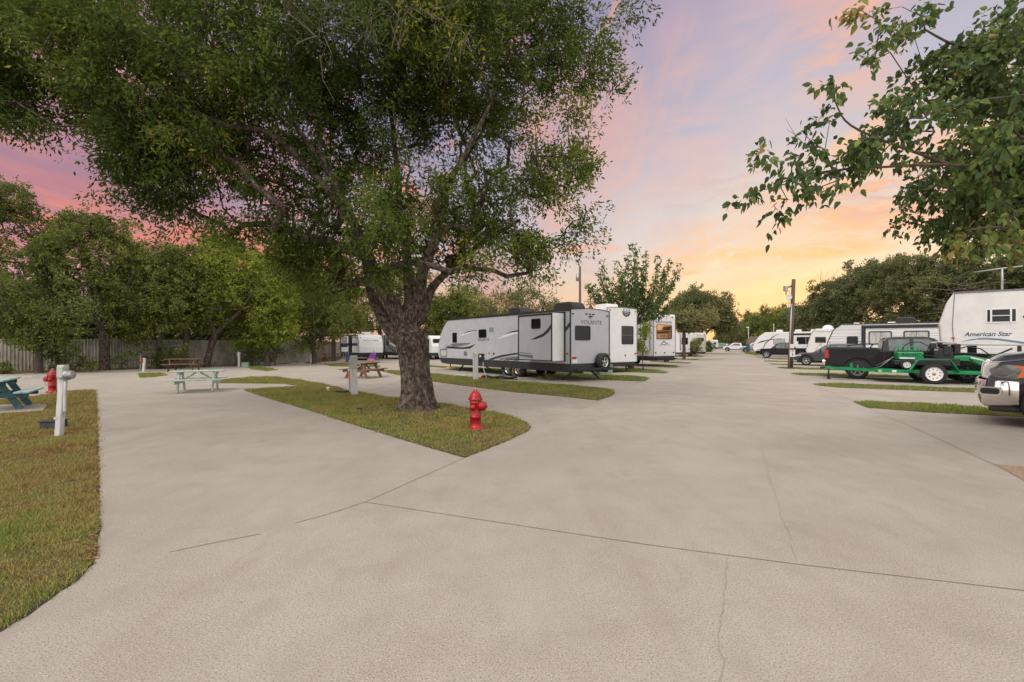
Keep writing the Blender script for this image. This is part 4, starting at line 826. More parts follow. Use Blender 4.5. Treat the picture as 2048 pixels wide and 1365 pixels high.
def ac_unit(par, x, y, z, L=1.0, w=.7, h=.32, m='black', round_=True):
    mb = MB(); n = 10; 
    prof = [(-L/2, 0), (-L/2*.98, h*.45), (-L/2*.8, h*.85), (-L/2*.5, h), (L/2*.7, h), (L/2*.95, h*.8), (L/2, h*.2), (L/2, 0)] if round_ else [(-L/2, 0), (-L/2*.86, h), (L/2*.9, h), (L/2, 0)]
    mb.prism([(x+a, z+b) for a, b in prof], y-w/2, y+w/2); return mb.build('air_conditioner', M[m], par, bev=.06)
def vent(par, x, y, z, s=.36, h=.14, m='white'):
    mb = MB(); mb.prism([(x-s/2, z), (x-s/2*.8, z+h), (x+s/2*.8, z+h), (x+s/2, z)], y-s/2, y+s/2); return mb.build('roof_vent', M[m], par, bev=.03)
def trim(par, W, prof, w=.05, m='black', name='edge_trim', rear=True, rearz=None):
    for s in (-1, 1):
        mb = MB()
        for a, b in zip(prof, prof[1:]): mb.beam((a[0], s*(W/2+.004), a[1]), (b[0], s*(W/2+.004), b[1]), .035, w, up=(0, 0, 1) if abs(a[0]-b[0]) > abs(a[1]-b[1]) else (1, 0, 0))
        mb.build(name, M[m], par)
def swoosh(pts, w):
    """tapered blade polygon along a polyline"""
    n = len(pts); up = []; dn = []
    for i, (x, z) in enumerate(pts):
        k = w*math.sin(math.pi*min(1, max(.02, i/(n-1)))**.8); up.append((x, z+k/2)); dn.append((x, z-k/2))
    return up+dn[::-1]
def slideout(par, fr, a0, a1, b0, b1, d, facem, edgem='lgrey', tr='black', tw=.07):
    """box that slides out of a wall; returns frame function of its outer face"""
    mb = MB(); mb.prism([(a0, b0), (a1, b0), (a1, b1), (a0, b1)], -.05, d, fr); o = mb.build('slide_out', M[edgem], par, bev=.02)
    f2 = lambda a, b, t: fr(a, b, t+d)
    q = MB(); q.prism([(a0+.01, b0+.01), (a1-.01, b0+.01), (a1-.01, b1-.01), (a0+.01, b1-.01)], .0, .006, f2); q.build('slide_face', M[facem], o)
    k = MB(); 
    for (x0, x1, z0, z1) in ((a0, a0+tw, b0, b1), (a1-tw, a1, b0, b1), (a0, a1, b1-tw, b1), (a0, a1, b0, b0+tw*.5)): k.prism([(x0, z0), (x1, z0), (x1, z1), (x0, z1)], .006, .022, f2)
    for (x0, x1, z0, z1) in ((a0-tw, a0, b0-.02, b1+tw), (a1, a1+tw, b0-.02, b1+tw), (a0-tw, a1+tw, b1, b1+tw)): k.prism([(x0, z0), (x1, z0), (x1, z1), (x0, z1)], .0, .03, fr)
    k.build('slide_trim', M[tr], o)
    return o, f2
# ------------------------------------------------------------------ long grey travel trailer (VOLANTE)
v = Rig('travel_trailer', 'long grey travel trailer with a big slide out and rear spare wheel', 'trailer', (2.53, 19.7), (-.602, .799), 2.5); t_ = v.root; Wv = 2.5; Lf = v.L(); Re = v.rear()
prof = [(0, .76), (0, 3.12), (.05, 3.17), (10.7, 3.17), (11.0, 3.08), (11.4, 2.78), (11.75, 2.35), (12.02, 1.85), (12.15, 1.4), (12.15, 1.05), (12.05, .80), (12.0, .76)]
mb = MB(); mb.prism(prof, -Wv/2, Wv/2); mb.build('body', M['grey'], t_, bev=.04)
mb = MB(); mb.prism([(.0, .42), (.0, .765), (11.95, .765), (12.0, .7), (11.6, .42)], -Wv/2+.02, Wv/2-.005); mb.build('underbody', M['skirt'], t_)
# arched rear cap and roof edges
mb = MB(); n = 12; mb.prism([(-Wv/2+i*Wv/n, 3.10+.10*math.sin(math.pi*i/n)) for i in range(n+1)]+[(Wv/2, 3.05), (-Wv/2, 3.05)], -11, .0, lambda a, b, t: (-t, a, b)); mb.build('roof', M['lgrey'], t_)
trim(t_, Wv, [(0, .76), (0, 3.12)], .05); trim(t_, Wv, [(0, 3.13), (10.75, 3.15)], .09, name='roof_trim')
trim(t_, Wv, [(10.75, 3.13), (11.0, 3.04), (11.4, 2.74), (11.75, 2.32)], .03, 'black', name='nose_trim')
plate(t_, 'rear_trim', Re, [(-Wv/2+i*Wv/n, 3.16+.085*math.sin(math.pi*i/n)) for i in range(n+1)]+[(Wv/2-i*Wv/n, 3.125+.085*math.sin(math.pi*i/n)) for i in range(n+1)], 'black', 0, .02)
for s in (-1, 1): mb = MB(); mb.box(-.015, .012, s*Wv/2-.035, s*Wv/2+.01, .76, 3.15); mb.build('corner_trim', M['black'], t_)
so, SF = slideout(t_, Lf, .38, 2.78, .90, 2.98, .70, 'grey', 'white')
window(so, SF, 1.15, 1.80, 2.32, 2.78, .08)
plate(so, 'stripe', SF, [(.45, 2.52), (.45, 2.34), (.62, 2.16), (.95, 1.98), (1.45, 1.86), (1.9, 1.83), (1.5, 1.95), (1.0, 2.1), (.65, 2.32)], 'decal', .006, .010)
plate(so, 'stripe', SF, [(1.7, .98), (2.68, 1.08), (2.70, 1.16), (1.7, 1.14)], 'dgrey', .006, .010); plate(so, 'stripe', SF, [(1.8, 1.20), (2.68, 1.22), (2.68, 1.25), (1.8, 1.22)], 'decal', .006, .010)
window(t_, Lf, 9.72, 10.25, 1.72, 2.32, .07); window(t_, Lf, 6.52, 7.3, 1.98, 2.45, .08)
plate(t_, 'hatch', Lf, rr(5.85, 6.25, 2.33, 2.52, .03), 'utilgreen', 0, .03); plate(t_, 'hatch', Lf, rr(8.55, 8.9, .96, 1.2, .02), 'dgrey', 0, .02)
mb = MB(); mb.ring(rr(10.95, 11.85, .84, 1.30, .06), rr(10.99, 11.81, .88, 1.26, .05), 0, .012, Lf); mb.build('storage_hatch', M['black'], t_)
mb = MB(); text_mb(mb, 'VOLANTE', .21, Lf, 6.85, 1.86, flip=True, sx=1.28, t=.005, bold=.004); mb.build('lettering', M['decal'], t_)
mb = MB(); text_mb(mb, 'VOLANTE', .26, Re, .06, 2.60, sx=1.18, t=.005, bold=.006); mb.build('lettering', M['decal'], t_)
def sw(pp, m, fr=Lf, par=t_): plate(par, 'stripe', fr, pp, m, 0, .004)
sw([(9.55, 2.07), (9.0, 2.23), (8.4, 2.32), (7.5, 2.40), (8.3, 2.26), (8.9, 2.17)], 'silver'); sw([(9.0, 2.25), (8.4, 2.38), (7.5, 2.44), (7.48, 2.41), (8.4, 2.32), (8.9, 2.24)], 'decal')
sw([(5.6, 1.88), (4.9, 2.1), (4.2, 2.22), (3.0, 2.30), (3.0, 2.22), (4.0, 2.12), (4.8, 2.0)], 'silver'); sw([(4.9, 2.12), (4.2, 2.28), (3.0, 2.40), (3.0, 2.31), (4.2, 2.22)], 'decal')
sw([(11.3, 1.45), (10.4, 1.64), (8.2, 1.66), (8.6, 1.58), (9.6, 1.48)], 'dgrey'); sw([(10.2, 1.66), (8.15, 1.70), (8.2, 1.67), (10.3, 1.63)], 'decal')
sw([(11.5, 1.34), (10.6, 1.48), (9.0, 1.44), (8.3, 1.50), (7.6, 1.64), (8.2, 1.38), (9.0, 1.34), (10.6, 1.36)], 'decal'); sw([(10.9, 1.52), (10.7, 1.60), (10.2, 1.58), (10.35, 1.50)], 'silver')
sw([(6.4, .80), (5.2, 1.05), (4.0, 1.18), (3.0, 1.24), (3.0, 1.20), (4.2, 1.08), (5.3, .92), (6.0, .78)], 'decal'); sw([(5.4, .86), (4.2, 1.0), (3.0, 1.06), (3.0, .90), (4.5, .88), (5.2, .80)], 'dgrey'); sw([(4.9, .86), (3.0, .90), (3.0, .86), (4.4, .82)], 'decal')
sw([(.02, 2.62), (.02, 2.40), (.30, 2.18), (.30, 2.36)], 'decal')
sw([(12.10, 2.02-.3), (11.85, 2.1-.1), (11.80, 2.12), (11.98, 1.80)], 'decal')
plate(t_, 'marker_lamp', Lf, rr(.12, .26, 1.18, 1.25, .02), 'lred', 0, .03); plate(t_, 'marker_lamp', Lf, rr(6.2, 6.3, 1.10, 1.18, .02), 'lred', 0, .02); plate(t_, 'marker_lamp', Lf, rr(5.75, 5.88, 1.07, 1.17, .02), 'black', 0, .02)
plate(t_, 'rear_cap', Re, [(-Wv/2+.03, .78), (Wv/2-.03, .78)]+[(Wv/2-.03-i*(Wv-.06)/n, 3.12+.085*math.sin(math.pi*i/n)) for i in range(n+1)], 'grey', -.02, .004)
window(t_, lambda a, b, t: Re(a, b, t+.004), -.98, -.02, 1.80, 2.45, .09)
for (a, b) in ((-1.12, 2.96), (-.28, 2.98), (-.05, 2.98), (.17, 2.97), (1.10, 2.94)): plate(t_, 'marker_lamp', Re, rr(a-.055, a+.055, b-.025, b+.025, .02), 'black', 0, .04)
plate(t_, 'camera', Re, rr(-.10, .04, 2.84, 2.90, .02), 'black', 0, .09)
for a in (-1.04, 1.03): plate(t_, 'tail_lamp', Re, rr(a-.11, a+.11, .98, 1.08, .02), 'lred', 0, .04)
pl = plate(t_, 'license_plate', Re, rr(-1.16, -.86, .80, .97, .02), 'white', 0, .03)
wheel(t_, (-.20, -.62, .83), .355, .22, 'rim', 'x', -1, name='spare_wheel')
mb = MB(); mb.lathe([(.40, -.07), (.40, -.30), (.30, -.32)], (0, -.62, .83), 'x', 28); mb.box(-.08, .0, -.66, -.58, .45, .85); mb.build('spare_carrier', M['black'], t_)
mb = MB(); mb.box(-.32, -.20, -1.1, 1.15, .46, .58); mb.box(-.3, 11.8, .75, .85, .36, .46); mb.box(-.3, 11.8, -.85, -.75, .36, .46); mb.box(-.36, -.1, -1.45, 1.2, .50, .55); mb.build('frame', M['black'], t_)
for xx, ya, yb in ((.55, .55, 1.15), (.55, -.55, -1.15), (9.6, .55, 1.15), (9.6, -.55, -1.15)):
    mb = MB(); mb.beam((xx+.45 if xx > 5 else xx, ya, .42), (xx, yb, .05), .06, .06); mb.box(xx-.08, xx+.08, yb-.1, yb+.1, .025, .055); mb.build('stabiliser_jack', M['black'], t_)
mb = MB(); mb.beam((11.6, .6, .40), (13.2, 0, .40), .07, .12); mb.beam((11.6, -.6, .40), (13.2, 0, .40), .07, .12); mb.tube([(12.75, 0, .12), (12.75, 0, 1.0)], .035); mb.box(12.65, 12.85, -.1, .1, .95, 1.12); mb.build('tongue', M['black'], t_)
for xx in (4.68, 3.84):
    wheel(t_, (xx, Wv/2-.18, .36), .36, .22, 'rim', 'y', 1); wheel(t_, (xx, -Wv/2+.18, .36), .36, .22, 'rim', 'y', -1)
mb = MB()
for xx in (4.68, 3.84): mb.lathe([(.42, Wv/2-.3), (.42, Wv/2+.0), (.46, Wv/2+.0), (.46, Wv/2-.3)], (xx, 0, .38), 'y', 24)
mb.build('wheel_arch', M['black'], t_)
ac_unit(t_, 1.25, .1, 3.17, 1.35, .8, .42); ac_unit(t_, 5.0, .1, 3.17, 1.15, .75, .42); vent(t_, 6.9, .5, 3.17, .4, .16, 'black'); vent(t_, 9.3, .3, 3.17, .5, .12, 'black'); vent(t_, 3.4, -.3, 3.17, .5, .10)
mb = MB(); mb.tube([(.1, .3, 3.2), (.1, .3, 3.55), (.1, -.3, 3.58)], .012, 5); mb.build('antenna', M['black'], t_)
# ------------------------------------------------------------------ simple rig builder
def simple_rig(name, label, cat, A, h, W, prof, m, side='L', group=None, wheels=(), wr=.38, skirt=None, gn=None, rim='rimw'):
    r = Rig(name, label, cat, A, h, W, side, group)
    mb = MB(); mb.prism(prof, -W/2, W/2); mb.build('body', M[m], r.root, bev=.06)
    if skirt: mb = MB(); mb.prism(skirt, -W/2+.03, W/2-.03); mb.build('underbody', M['skirt'], r.root)
    for x in wheels:
        wheel(r.root, (x, W/2-.16, wr), wr, .22, rim, 'y', 1, 'plain'); wheel(r.root, (x, -W/2+.16, wr), wr, .22, rim, 'y', -1, 'plain')
    return r
# white fifth wheel behind (GRAND VILLA)
g = simple_rig('fifth_wheel', 'tall plain white fifth wheel with a dark badge behind the grey trailer', 'trailer', (5.32, 25.5), (-.55, .835), 2.44, [(0, .58), (0, 3.62), (.06, 3.70), (9.8, 3.70), (12.0, 3.7), (12.6, 3.0), (12.5, 1.6), (9.8, 1.5), (9.6, .58)], 'white', wheels=(3.6, 4.6), skirt=[(.1, .35), (.1, .6), (9.5, .6), (9.5, .35)])
Rg = g.rear(); rt_ = g.root
n = 12
plate(rt_, 'rear_trim', Rg, [(-1.22+i*2.44/n, 3.70+.06*math.sin(math.pi*i/n)) for i in range(n+1)]+[(1.22-i*2.44/n, 3.66+.06*math.sin(math.pi*i/n)) for i in range(n+1)], 'dgrey', 0, .02)
plate(rt_, 'rear_cap', Rg, [(-1.20, .60), (1.20, .60)]+[(1.20-i*2.40/n, 3.65+.06*math.sin(math.pi*i/n)) for i in range(n+1)], 'white', -.02, .004)
window(rt_, lambda a, b, t: Rg(a, b, t+.004), -.06, .92, 1.62, 2.68, .08, bars=1, barm='dgrey')
bd = [(-.02, 3.52), (.70, 3.52), (.62, 3.33), (.55, 3.26), (.34, 3.20), (.13, 3.26), (.06, 3.33)]
bp_ = plate(rt_, 'badge', Rg, bd, 'decal', 0, .01)
mb = MB(); text_mb(mb, 'GRAND', .12, Rg, .34, 3.44, sx=1.1, t=.013); text_mb(mb, 'VILLA', .11, Rg, .34, 3.33, sx=1.0, t=.013); mb.build('lettering', M['silver'], bp_)
for (a, b) in ((-.98, 3.55), (.12, 3.60), (.34, 3.60), (.56, 3.60), (1.08, 3.53)): plate(rt_, 'marker_lamp', Rg, rr(a-.04, a+.04, b-.025, b+.025, .02), 'black', 0, .04)
plate(rt_, 'tail_lamp', Rg, rr(1.0, 1.16, 1.05, 1.12, .02), 'lred', 0, .04); plate(rt_, 'tail_lamp', Rg, rr(-1.16, -1.0, 1.05, 1.12, .02), 'lred', 0, .04); plate(rt_, 'hatch_lock', Rg, rr(.20, .26, .92, 1.02, .02), 'black', 0, .03)
for s in (-1, 1): mb = MB(); mb.box(-.015, .02, s*1.22-.03, s*1.22+.01, .58, 3.68); mb.build('corner_trim', M['dgrey'], rt_)
ac_unit(rt_, .9, .35, 3.72, 1.1, .9, .24, 'white2', False); ac_unit(rt_, 5, .2, 3.72, 1.0, .8, .26, 'white2', False)
mb = MB(); mb.box(-.25, -.12, -1.0, 1.0, .42, .5); mb.box(0, 9.5, -.8, -.7, .30, .38); mb.box(0, 9.5, .7, .8, .30, .38); mb.build('frame', M['black'], rt_)
for s in (-1, 1): mb = MB(); mb.beam((.4, s*.7, .40), (.5, s*.95, .03), .06, .06); mb.build('stabiliser_jack', M['black'], rt_)
so2, S2 = slideout(rt_, g.L(), .6, 3.4, 1.0, 3.3, .8, 'white', 'white', 'dgrey', .04)
# third: white mountain trailer with a grey slide
b = simple_rig('fifth_wheel', 'white fifth wheel with mountain logo and large window tinted as a sunset reflection', 'trailer', (10.15, 32.6), (-.55, .835), 2.44, [(0, .74), (0, 3.74), (.08, 3.82), (9.8, 3.82), (12.0, 3.8), (12.6, 3.1), (12.5, 1.7), (9.8, 1.6), (9.6, .74)], 'white', wheels=(3.6, 4.6), skirt=[(.05, .42), (.05, .76), (9.5, .76), (9.5, .42)])
Rb = b.rear(); rb_ = b.root
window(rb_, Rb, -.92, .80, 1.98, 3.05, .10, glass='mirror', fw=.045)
mb = MB(); text_mb(mb, 'BACKCOUNTRY', .25, Rb, -.05, 3.20, sx=.96, t=.005, bold=.012); mb.build('lettering', M['decal'], rb_)
mt = [(-.68, 1.45), (-.35, 1.68), (-.10, 1.90), (.20, 1.68), (.30, 1.70), (.66, 1.42), (.30, 1.64), (.20, 1.62), (-.10, 1.82), (-.35, 1.62)]
plate(rb_, 'mountain_logo', Rb, mt, 'decal', 0, .005); plate(rb_, 'mountain_logo', Rb, [(-.45, 1.50), (-.20, 1.64), (-.05, 1.58), (.12, 1.62), (.25, 1.52), (.12, 1.57), (-.05, 1.53), (-.20, 1.59)], 'decal', 0, .005)
for (a, c_) in ((-.72, 3.62), (-.15, 3.66), (.85, 3.60), (-1.02, 1.0), (1.0, 1.0), (-.02, 1.0)): plate(rb_, 'marker_lamp', Rb, rr(a-.07, a+.07, c_-.045, c_+.045, .04), 'black', 0, .03)
for s in (-1, 1): mb = MB(); mb.box(-.012, .02, s*1.22-.02, s*1.22+.012, .74, 3.78); mb.build('corner_trim', M['dgrey'], rb_)
mb = MB(); mb.box(-.2, -.05, -1.1, 1.1, .50, .62); mb.box(-.15, .0, -.3, .1, .34, .5); mb.build('bumper', M['black'], rb_)
so3, S3 = slideout(rb_, b.L(), .35, 4.0, 1.15, 3.55, .95, 'lgrey', 'lgrey', 'dgrey', .05)
window(so3, lambda a, bb, t: (.35-t, 1.22+.95-a, bb), .28, .62, 1.9, 2.9, .08)
mb = MB(); mb.tube([(12.2, .3, 1.5), (12.2, .3, .4), (12.2, .3, .2)], .05); mb.build('landing_leg', M['black'], rb_)
vent(rb_, .8, .2, 3.82, .5, .12); ac_unit(rb_, 3, 0, 3.82, 1, .8, .28, 'white2', False)
# small far ones on the left row
s1 = simple_rig('travel_trailer', 'small plain white trailer beyond the mountain logo trailer', 'trailer', (20.95, 57), (-.55, .835), 2.2, [(0, .55), (0, 2.95), (.06, 3.02), (6.5, 3.02), (7.3, 2.2), (7.2, .55)], 'white', wheels=(2.8, 3.6), skirt=[(.05, .35), (.05, .6), (7, .6), (7, .35)])
Rs = s1.rear(); window(s1.root, Rs, -.65, .62, 1.55, 2.42, .1)
for a in (-.9, .9): plate(s1.root, 'tail_lamp', Rs, rr(a-.07, a+.07, .9, 1.05, .03), 'lred', 0, .04)
mb = MB(); mb.tube([(-.01, .95, 3.0), (-.01, .9, .8)], .04); mb.box(-.3, -.1, -.9, .9, .35, .45); mb.build('bumper', M['black'], s1.root); vent(s1.root, 2, 0, 3.02)
s2 = simple_rig('motorhome', 'cream motorhome with a rear ladder beyond the small white trailer', 'motorhome', (24.4, 60.5), (-.55, .835), 2.35, [(0, .55), (0, 3.0), (.1, 3.12), (8.6, 3.12), (9.1, 2.6), (9.2, .55)], 'white2', wheels=(2.4, 7.2), skirt=[(.05, .35), (.05, .6), (9, .6), (9, .35)])
Rs = s2.rear(); window(s2.root, Rs, -.55, .60, 1.95, 2.45, .05)
mb = MB()
for a in (.72, .98): mb.tube([(-.10, -a, .7), (-.10, -a, 3.1)], .02, 6)
for k in range(8): mb.tube([(-.10, -.72, .8+k*.3), (-.10, -.98, .8+k*.3)], .016, 5)
mb.build('ladder', M['metal'], s2.root)
for a in (-1.0, 1.05): plate(s2.root, 'tail_lamp', Rs, rr(a-.06, a+.06, .95, 1.2, .03), 'lred', 0, .04)
s3 = simple_rig('box_trailer', 'tiny white trailer far off behind the round bush', 'trailer', (56.2, 128), (-.3, .9), 2.3, [(0, .6), (0, 2.5), (.4, 2.75), (5, 2.7), (5.2, .6)], 'lgrey', wheels=(2.5,), wr=.35)
window(s3.root, s3.rear(), -.4, .4, 1.5, 2.0)
# ------------------------------------------------------------------ right side rigs
HR = (-.80, .60); HS = (-.74, .67)
# American Star, front top corner of the left wall at A; build from the front backwards
def front_rig(name, label, A, h, W, L, prof, m, **k):
    """A = ground point under the front end (x=L) of the left wall"""
    hv = Vector(h).normalized(); B = Vector(A)-hv*L; return simple_rig(name, label, 'trailer', (B.x, B.y), h, W, prof, m, **k)
st_ = front_rig('fifth_wheel', 'big white fifth wheel with a thin blue swoosh cut by the right edge', (20.25, 20.85), HS, 2.5, 11.0, [(0, .6), (0, 3.9), (.1, 4.0), (11.0, 4.0), (11.22, 3.6), (11.50, 2.55), (11.48, 2.45), (11.42, 1.58), (8.0, 1.55), (7.9, .6)], 'white2', wheels=(3.2, 4.2), skirt=[(.1, .4), (.1, .62), (7.8, .62), (7.8, .4)])
rs_ = st_.root; Ls = st_.L(); X = st_.lx
def q4(x0, y0, x1, y1): return (X(x1), X(x0), st_.lz((x0+x1)/2, y1), st_.lz((x0+x1)/2, y0))
a0, a1, b0, b1 = q4(1971, 617, 2035, 646)
wo_ = window(rs_, Ls, a0, a1, b0, b1, .05, frame='white', fw=.05); mb = MB()
for f in (.20, .82): x = a0+(a1-a0)*f; mb.prism([(x-.03, b0), (x+.03, b0), (x+.03, b1), (x-.03, b1)], .008, .03, Ls)
x0, x1 = a0+(a1-a0)*.20, a0+(a1-a0)*.82; mb.prism([(x0, (b0+b1)/2-.015), (x1, (b0+b1)/2-.015), (x1, (b0+b1)/2+.015), (x0, (b0+b1)/2+.015)], .008, .025, Ls); mb.build('glazing_bar', M['white'], wo_)
mb = MB(); text_mb(mb, 'American Star', .27, Ls, X(1974), st_.lz(1974, 669), flip=True, sx=.92, shear=.3, t=.005, bold=.018)
mb.v = [(x, y, z) for x, y, z in mb.v]; mb.build('lettering', M['navy'], rs_)
top = [(1922, 684.2), (1940, 679), (1960, 676.4), (1975, 676.2), (2000, 677.5), (2025, 681), (2060, 686)]; bot = [(2060, 690), (2025, 685.2), (2000, 681.6), (1975, 679.6), (1955, 679.6), (1938, 681.6)]
plate(rs_, 'swoosh', Ls, [(X(a), st_.lz(a, c)) for a, c in top+bot], 'blue', 0, .005)
plate(rs_, 'marker_lamp', Ls, rr(X(1909.5), X(1903), st_.lz(1906, 678), st_.lz(1906, 675), .02), 'lred', 0, .03); plate(rs_, 'sticker', Ls, rr(X(1914), X(1904), st_.lz(1909, 690), st_.lz(1909, 686), .01), 'pink', 0, .004)
for s in (-1, 1):
    mb = MB(); mb.beam((11.0-.02, s*1.252, 3.98), (11.05, s*1.252, 2.5), .02, .03, up=(1, 0, 0)); mb.beam((11.05, s*1.252, 2.5), (11.0, s*1.252, 1.6), .02, .03, up=(1, 0, 0)); mb.beam((0, s*1.26, 3.98), (11.0, s*1.26, 3.98), .05, .06); mb.build('edge_trim', M['dgrey'], rs_)
plate(rs_, 'vent_cap', Ls, rr(X(2054), X(2046), 2.75, 2.86, .04), 'black', 0, .03)
mb = MB(); xm = 9.4; mb.tube([(xm, .2, 4.0), (xm, .2, 5.05)], .045, 6); mb.tube([(xm-.9, .2, 5.1), (xm, .2, 5.06), (xm+.9, .2, 4.98)], .03, 5); mb.build('antenna', M['metal'], rs_)
mb = MB(); mb.box(10.2, 10.5, -.2, .2, 1.0, 1.56); mb.build('king_pin', M['black'], rs_)
for s in (-1, 1): mb = MB(); mb.box(7.6, 7.75, s*.85-.05, s*.85+.05, .05, 1.4); mb.build('landing_leg', M['black'], rs_)
# white and black striped travel trailer
M['stripewhite'] = mat('ribbed_white', (.72, .72, .73), .4, col2=(.42, .42, .43), vscale=1, lo=.42, hi=.50, stretch=(.02, .02, 14))
ts = front_rig('travel_trailer', 'ribbed white travel trailer with black framed slide out behind the black pickup', (24.2, 33.6), HR, 2.4, 10.0, [(0, .62), (0, 3.0), (.1, 3.12), (9.9, 3.12), (10.4, 2.72), (10.75, 1.8), (10.85, 1.2), (10.7, .62)], 'stripewhite', wheels=(3.6, 4.5), skirt=[(.05, .38), (.05, .64), (10.6, .64), (10.3, .38)])
Lt = ts.L(); X = ts.lx; Z = ts.lz; rt2 = ts.root
trim(rt2, 2.4, [(0, 3.08), (9.9, 3.08)], .07, name='roof_trim'); trim(rt2, 2.4, [(9.9, 3.08), (10.38, 2.7), (10.73, 1.8), (10.8, 1.2)], .06, name='nose_trim')
window(rt2, Lt, X(1716), X(1693.5), Z(1705, 689), Z(1705, 673), .1)
so4, S4 = slideout(rt2, Lt, 1.0, X(1727), .95, 2.85, .30, 'stripewhite', 'white', 'black', .12)
for (xa, xb, f) in ((1735, 1789, .5), (1804, 1864, .42)):
    w4 = window(so4, S4, X(xb)+.15, X(xa)-.05, Z(1760, 688)-.05, Z(1760, 663), .1, glass='cglass', fw=.07, vb=1, barm='black')
for k, (p0, p1, zz) in enumerate((((10.6, 1.45), (8.6, 1.90), .05), ((10.6, 1.30), (8.4, 1.74), .04), ((10.55, 1.1), (8.9, 1.3), .06))):
    plate(rt2, 'stripe', Lt, [p0, p1, (p1[0], p1[1]-zz), (p0[0], p0[1]-zz*2)], 'dgrey' if k != 1 else 'decal', 0, .005)
ac_unit(rt2, X(1838)+.6, .1, 3.12, 1.1, .8, .42, 'black'); vent(rt2, 7.0, 0, 3.12, .5, .10); vent(rt2, 9.0, .3, 3.12, .4, .08)
# white trailer with sketch logo
t3 = front_rig('fifth_wheel', 'off white trailer nose with faint deer sketch left of the ribbed trailer', (31.2, 47.0), HR, 2.4, 9.0, [(0, .7), (0, 3.1), (.1, 3.2), (8.9, 3.2), (9.3, 2.6), (9.75, .95), (9.6, .7)], 'white2', wheels=(3.2, 4.2), skirt=[(.05, .4), (.05, .72), (9.4, .72), (9.2, .4)])
window(t3.root, t3.L(), t3.lx(1652), t3.lx(1630), 1.75, 2.35, .04, glass='glass', frame='dgrey'); trim(t3.root, 2.4, [(0, 2.9), (8.9, 2.9)], .03, 'dgrey'); trim(t3.root, 2.4, [(8.9, 3.16), (9.3, 2.6), (9.7, 1.0)], .05, 'dgrey', 'nose_trim')
fr3 = t3.L(); mb = MB()
for l in ([(8.9, 1.0), (8.6, 1.5), (8.4, 1.55), (8.3, 1.3), (8.0, 1.35), (7.9, 1.1)], [(8.5, 1.55), (8.6, 1.85), (8.75, 1.8)], [(8.4, 1.55), (8.25, 1.85), (8.1, 1.75)], [(7.8, 1.2), (7.5, 1.5), (7.3, 1.2)]):
    for a, c_ in zip(l, l[1:]): mb.beam(fr3(a[0], a[1], .006), fr3(c_[0], c_[1], .006), .012, .03)
mb.build('sketch_logo', M['dgrey'], t3.root); mb = MB(); mb.lathe([(.5, 0), (.45, .2), (.25, .36), (.001, .4)], (t3.lx(1655), .3, 3.2), 'z', 16); mb.build('satellite_dome', M['white'], t3.root)
# trailer behind the dark jeep
t5 = front_rig('travel_trailer', 'white travel trailer with curved black nose stripe behind the dark pickup truck', (33.1, 60.2), HR, 2.4, 10.5, [(0, .7), (0, 3.1), (.1, 3.2), (10.2, 3.15), (10.9, 2.6), (11.5, 1.7), (11.6, .9), (11.4, .7)], 'white', wheels=(3.6, 4.6), skirt=[(.05, .4), (.05, .72), (11.3, .72), (11, .4)])
L5 = t5.L(); X = t5.lx
so5, S5 = slideout(t5.root, L5, 1.0, 7.2, 1.0, 2.85, .3, 'white', 'white', 'black', .12); window(so5, S5, 4.6, 6.6, 1.6, 2.5, .1, vb=1); window(so5, S5, 1.4, 3.6, 1.6, 2.5, .1, glass='cglass', vb=2, barm='black'); window(t5.root, L5, 7.9, 9.2, 1.55, 2.3, .08, glass='cglass')
plate(t5.root, 'stripe', L5, [(11.2, 1.65), (10.6, 2.0), (9.6, 2.25), (8.3, 2.35), (8.3, 2.29), (9.6, 2.15), (10.5, 1.85)], 'decal', 0, .005); plate(t5.root, 'stripe', L5, [(10.5, .9), (10.2, 1.7), (9.3, 2.6), (8.5, 3.0), (8.5, 2.95), (9.2, 2.5), (10.1, 1.6), (10.4, .9)], 'dgrey', 0, .005)
for x in (8.6, 6.5, 4.8): vent(t5.root, x, .2, 3.2, .8, .28)
ac_unit(t5.root, 3.2, 0, 3.2, 1.1, .8, .32, 'black'); mb = MB(); mb.tube([(9.3, 0, 3.2), (9.3, 0, 4.2)], .04, 5); mb.tube([(9.3, -.5, 4.2), (9.3, .5, 4.2)], .05, 5); mb.build('antenna', M['white'], t5.root)
t6 = front_rig('travel_trailer', 'distant white camper above the white pickup by the grey pole', (47.6, 92), HR, 2.4, 8.0, [(0, .8), (0, 3.0), (7.6, 3.1), (8.2, 2.2), (8.1, .8)], 'brick', wheels=(3, 4)); window(t6.root, t6.L(), 2, 4, 1.6, 2.3); window(t6.root, t6.L(), 5, 6, 1.6, 2.3)
M['dgrey2'] = mat('grey_green_panel', (.22, .25, .23), .5, var=.2)
# rear left trailers by the fence end

wd = Rig('travel_trailer', 'small trailer with rounded white front and navy side by the fence end', 'trailer', (-18.8, 49.8), (.6, -.8), 2.4, 'R')
rw = wd.root; Rr = wd.Rt(); mb = MB(); mb.prism([(0, .75), (0, 2.52), (.05, 2.58), (5.4, 2.58), (5.75, 2.5), (6.0, 2.3), (6.2, 1.9), (6.3, 1.3), (6.3, .75)], -1.2, 1.2); mb.build('body', M['white'], rw, bev=.03)
mb = MB(); mb.prism([(0, .3), (0, .77), (6.28, .77), (6.2, .3)], -1.18, 1.18); mb.build('underbody', M['skirt'], rw)
for (x0, x1, z0, z1, m_) in ((0, 5.6, 2.45, 2.56, 'black'), (0, .4, .77, 2.45, 'black'), (.4, 5.75, 1.45, 1.72, 'navy'), (2.9, 4.1, .77, 2.45, 'black'), (.4, 2.6, 1.30, 1.45, 'black')): plate(rw, 'side_panel', Rr, [(x0, z0), (x1, z0), (x1, z1), (x0, z1)], m_, 0, .006)
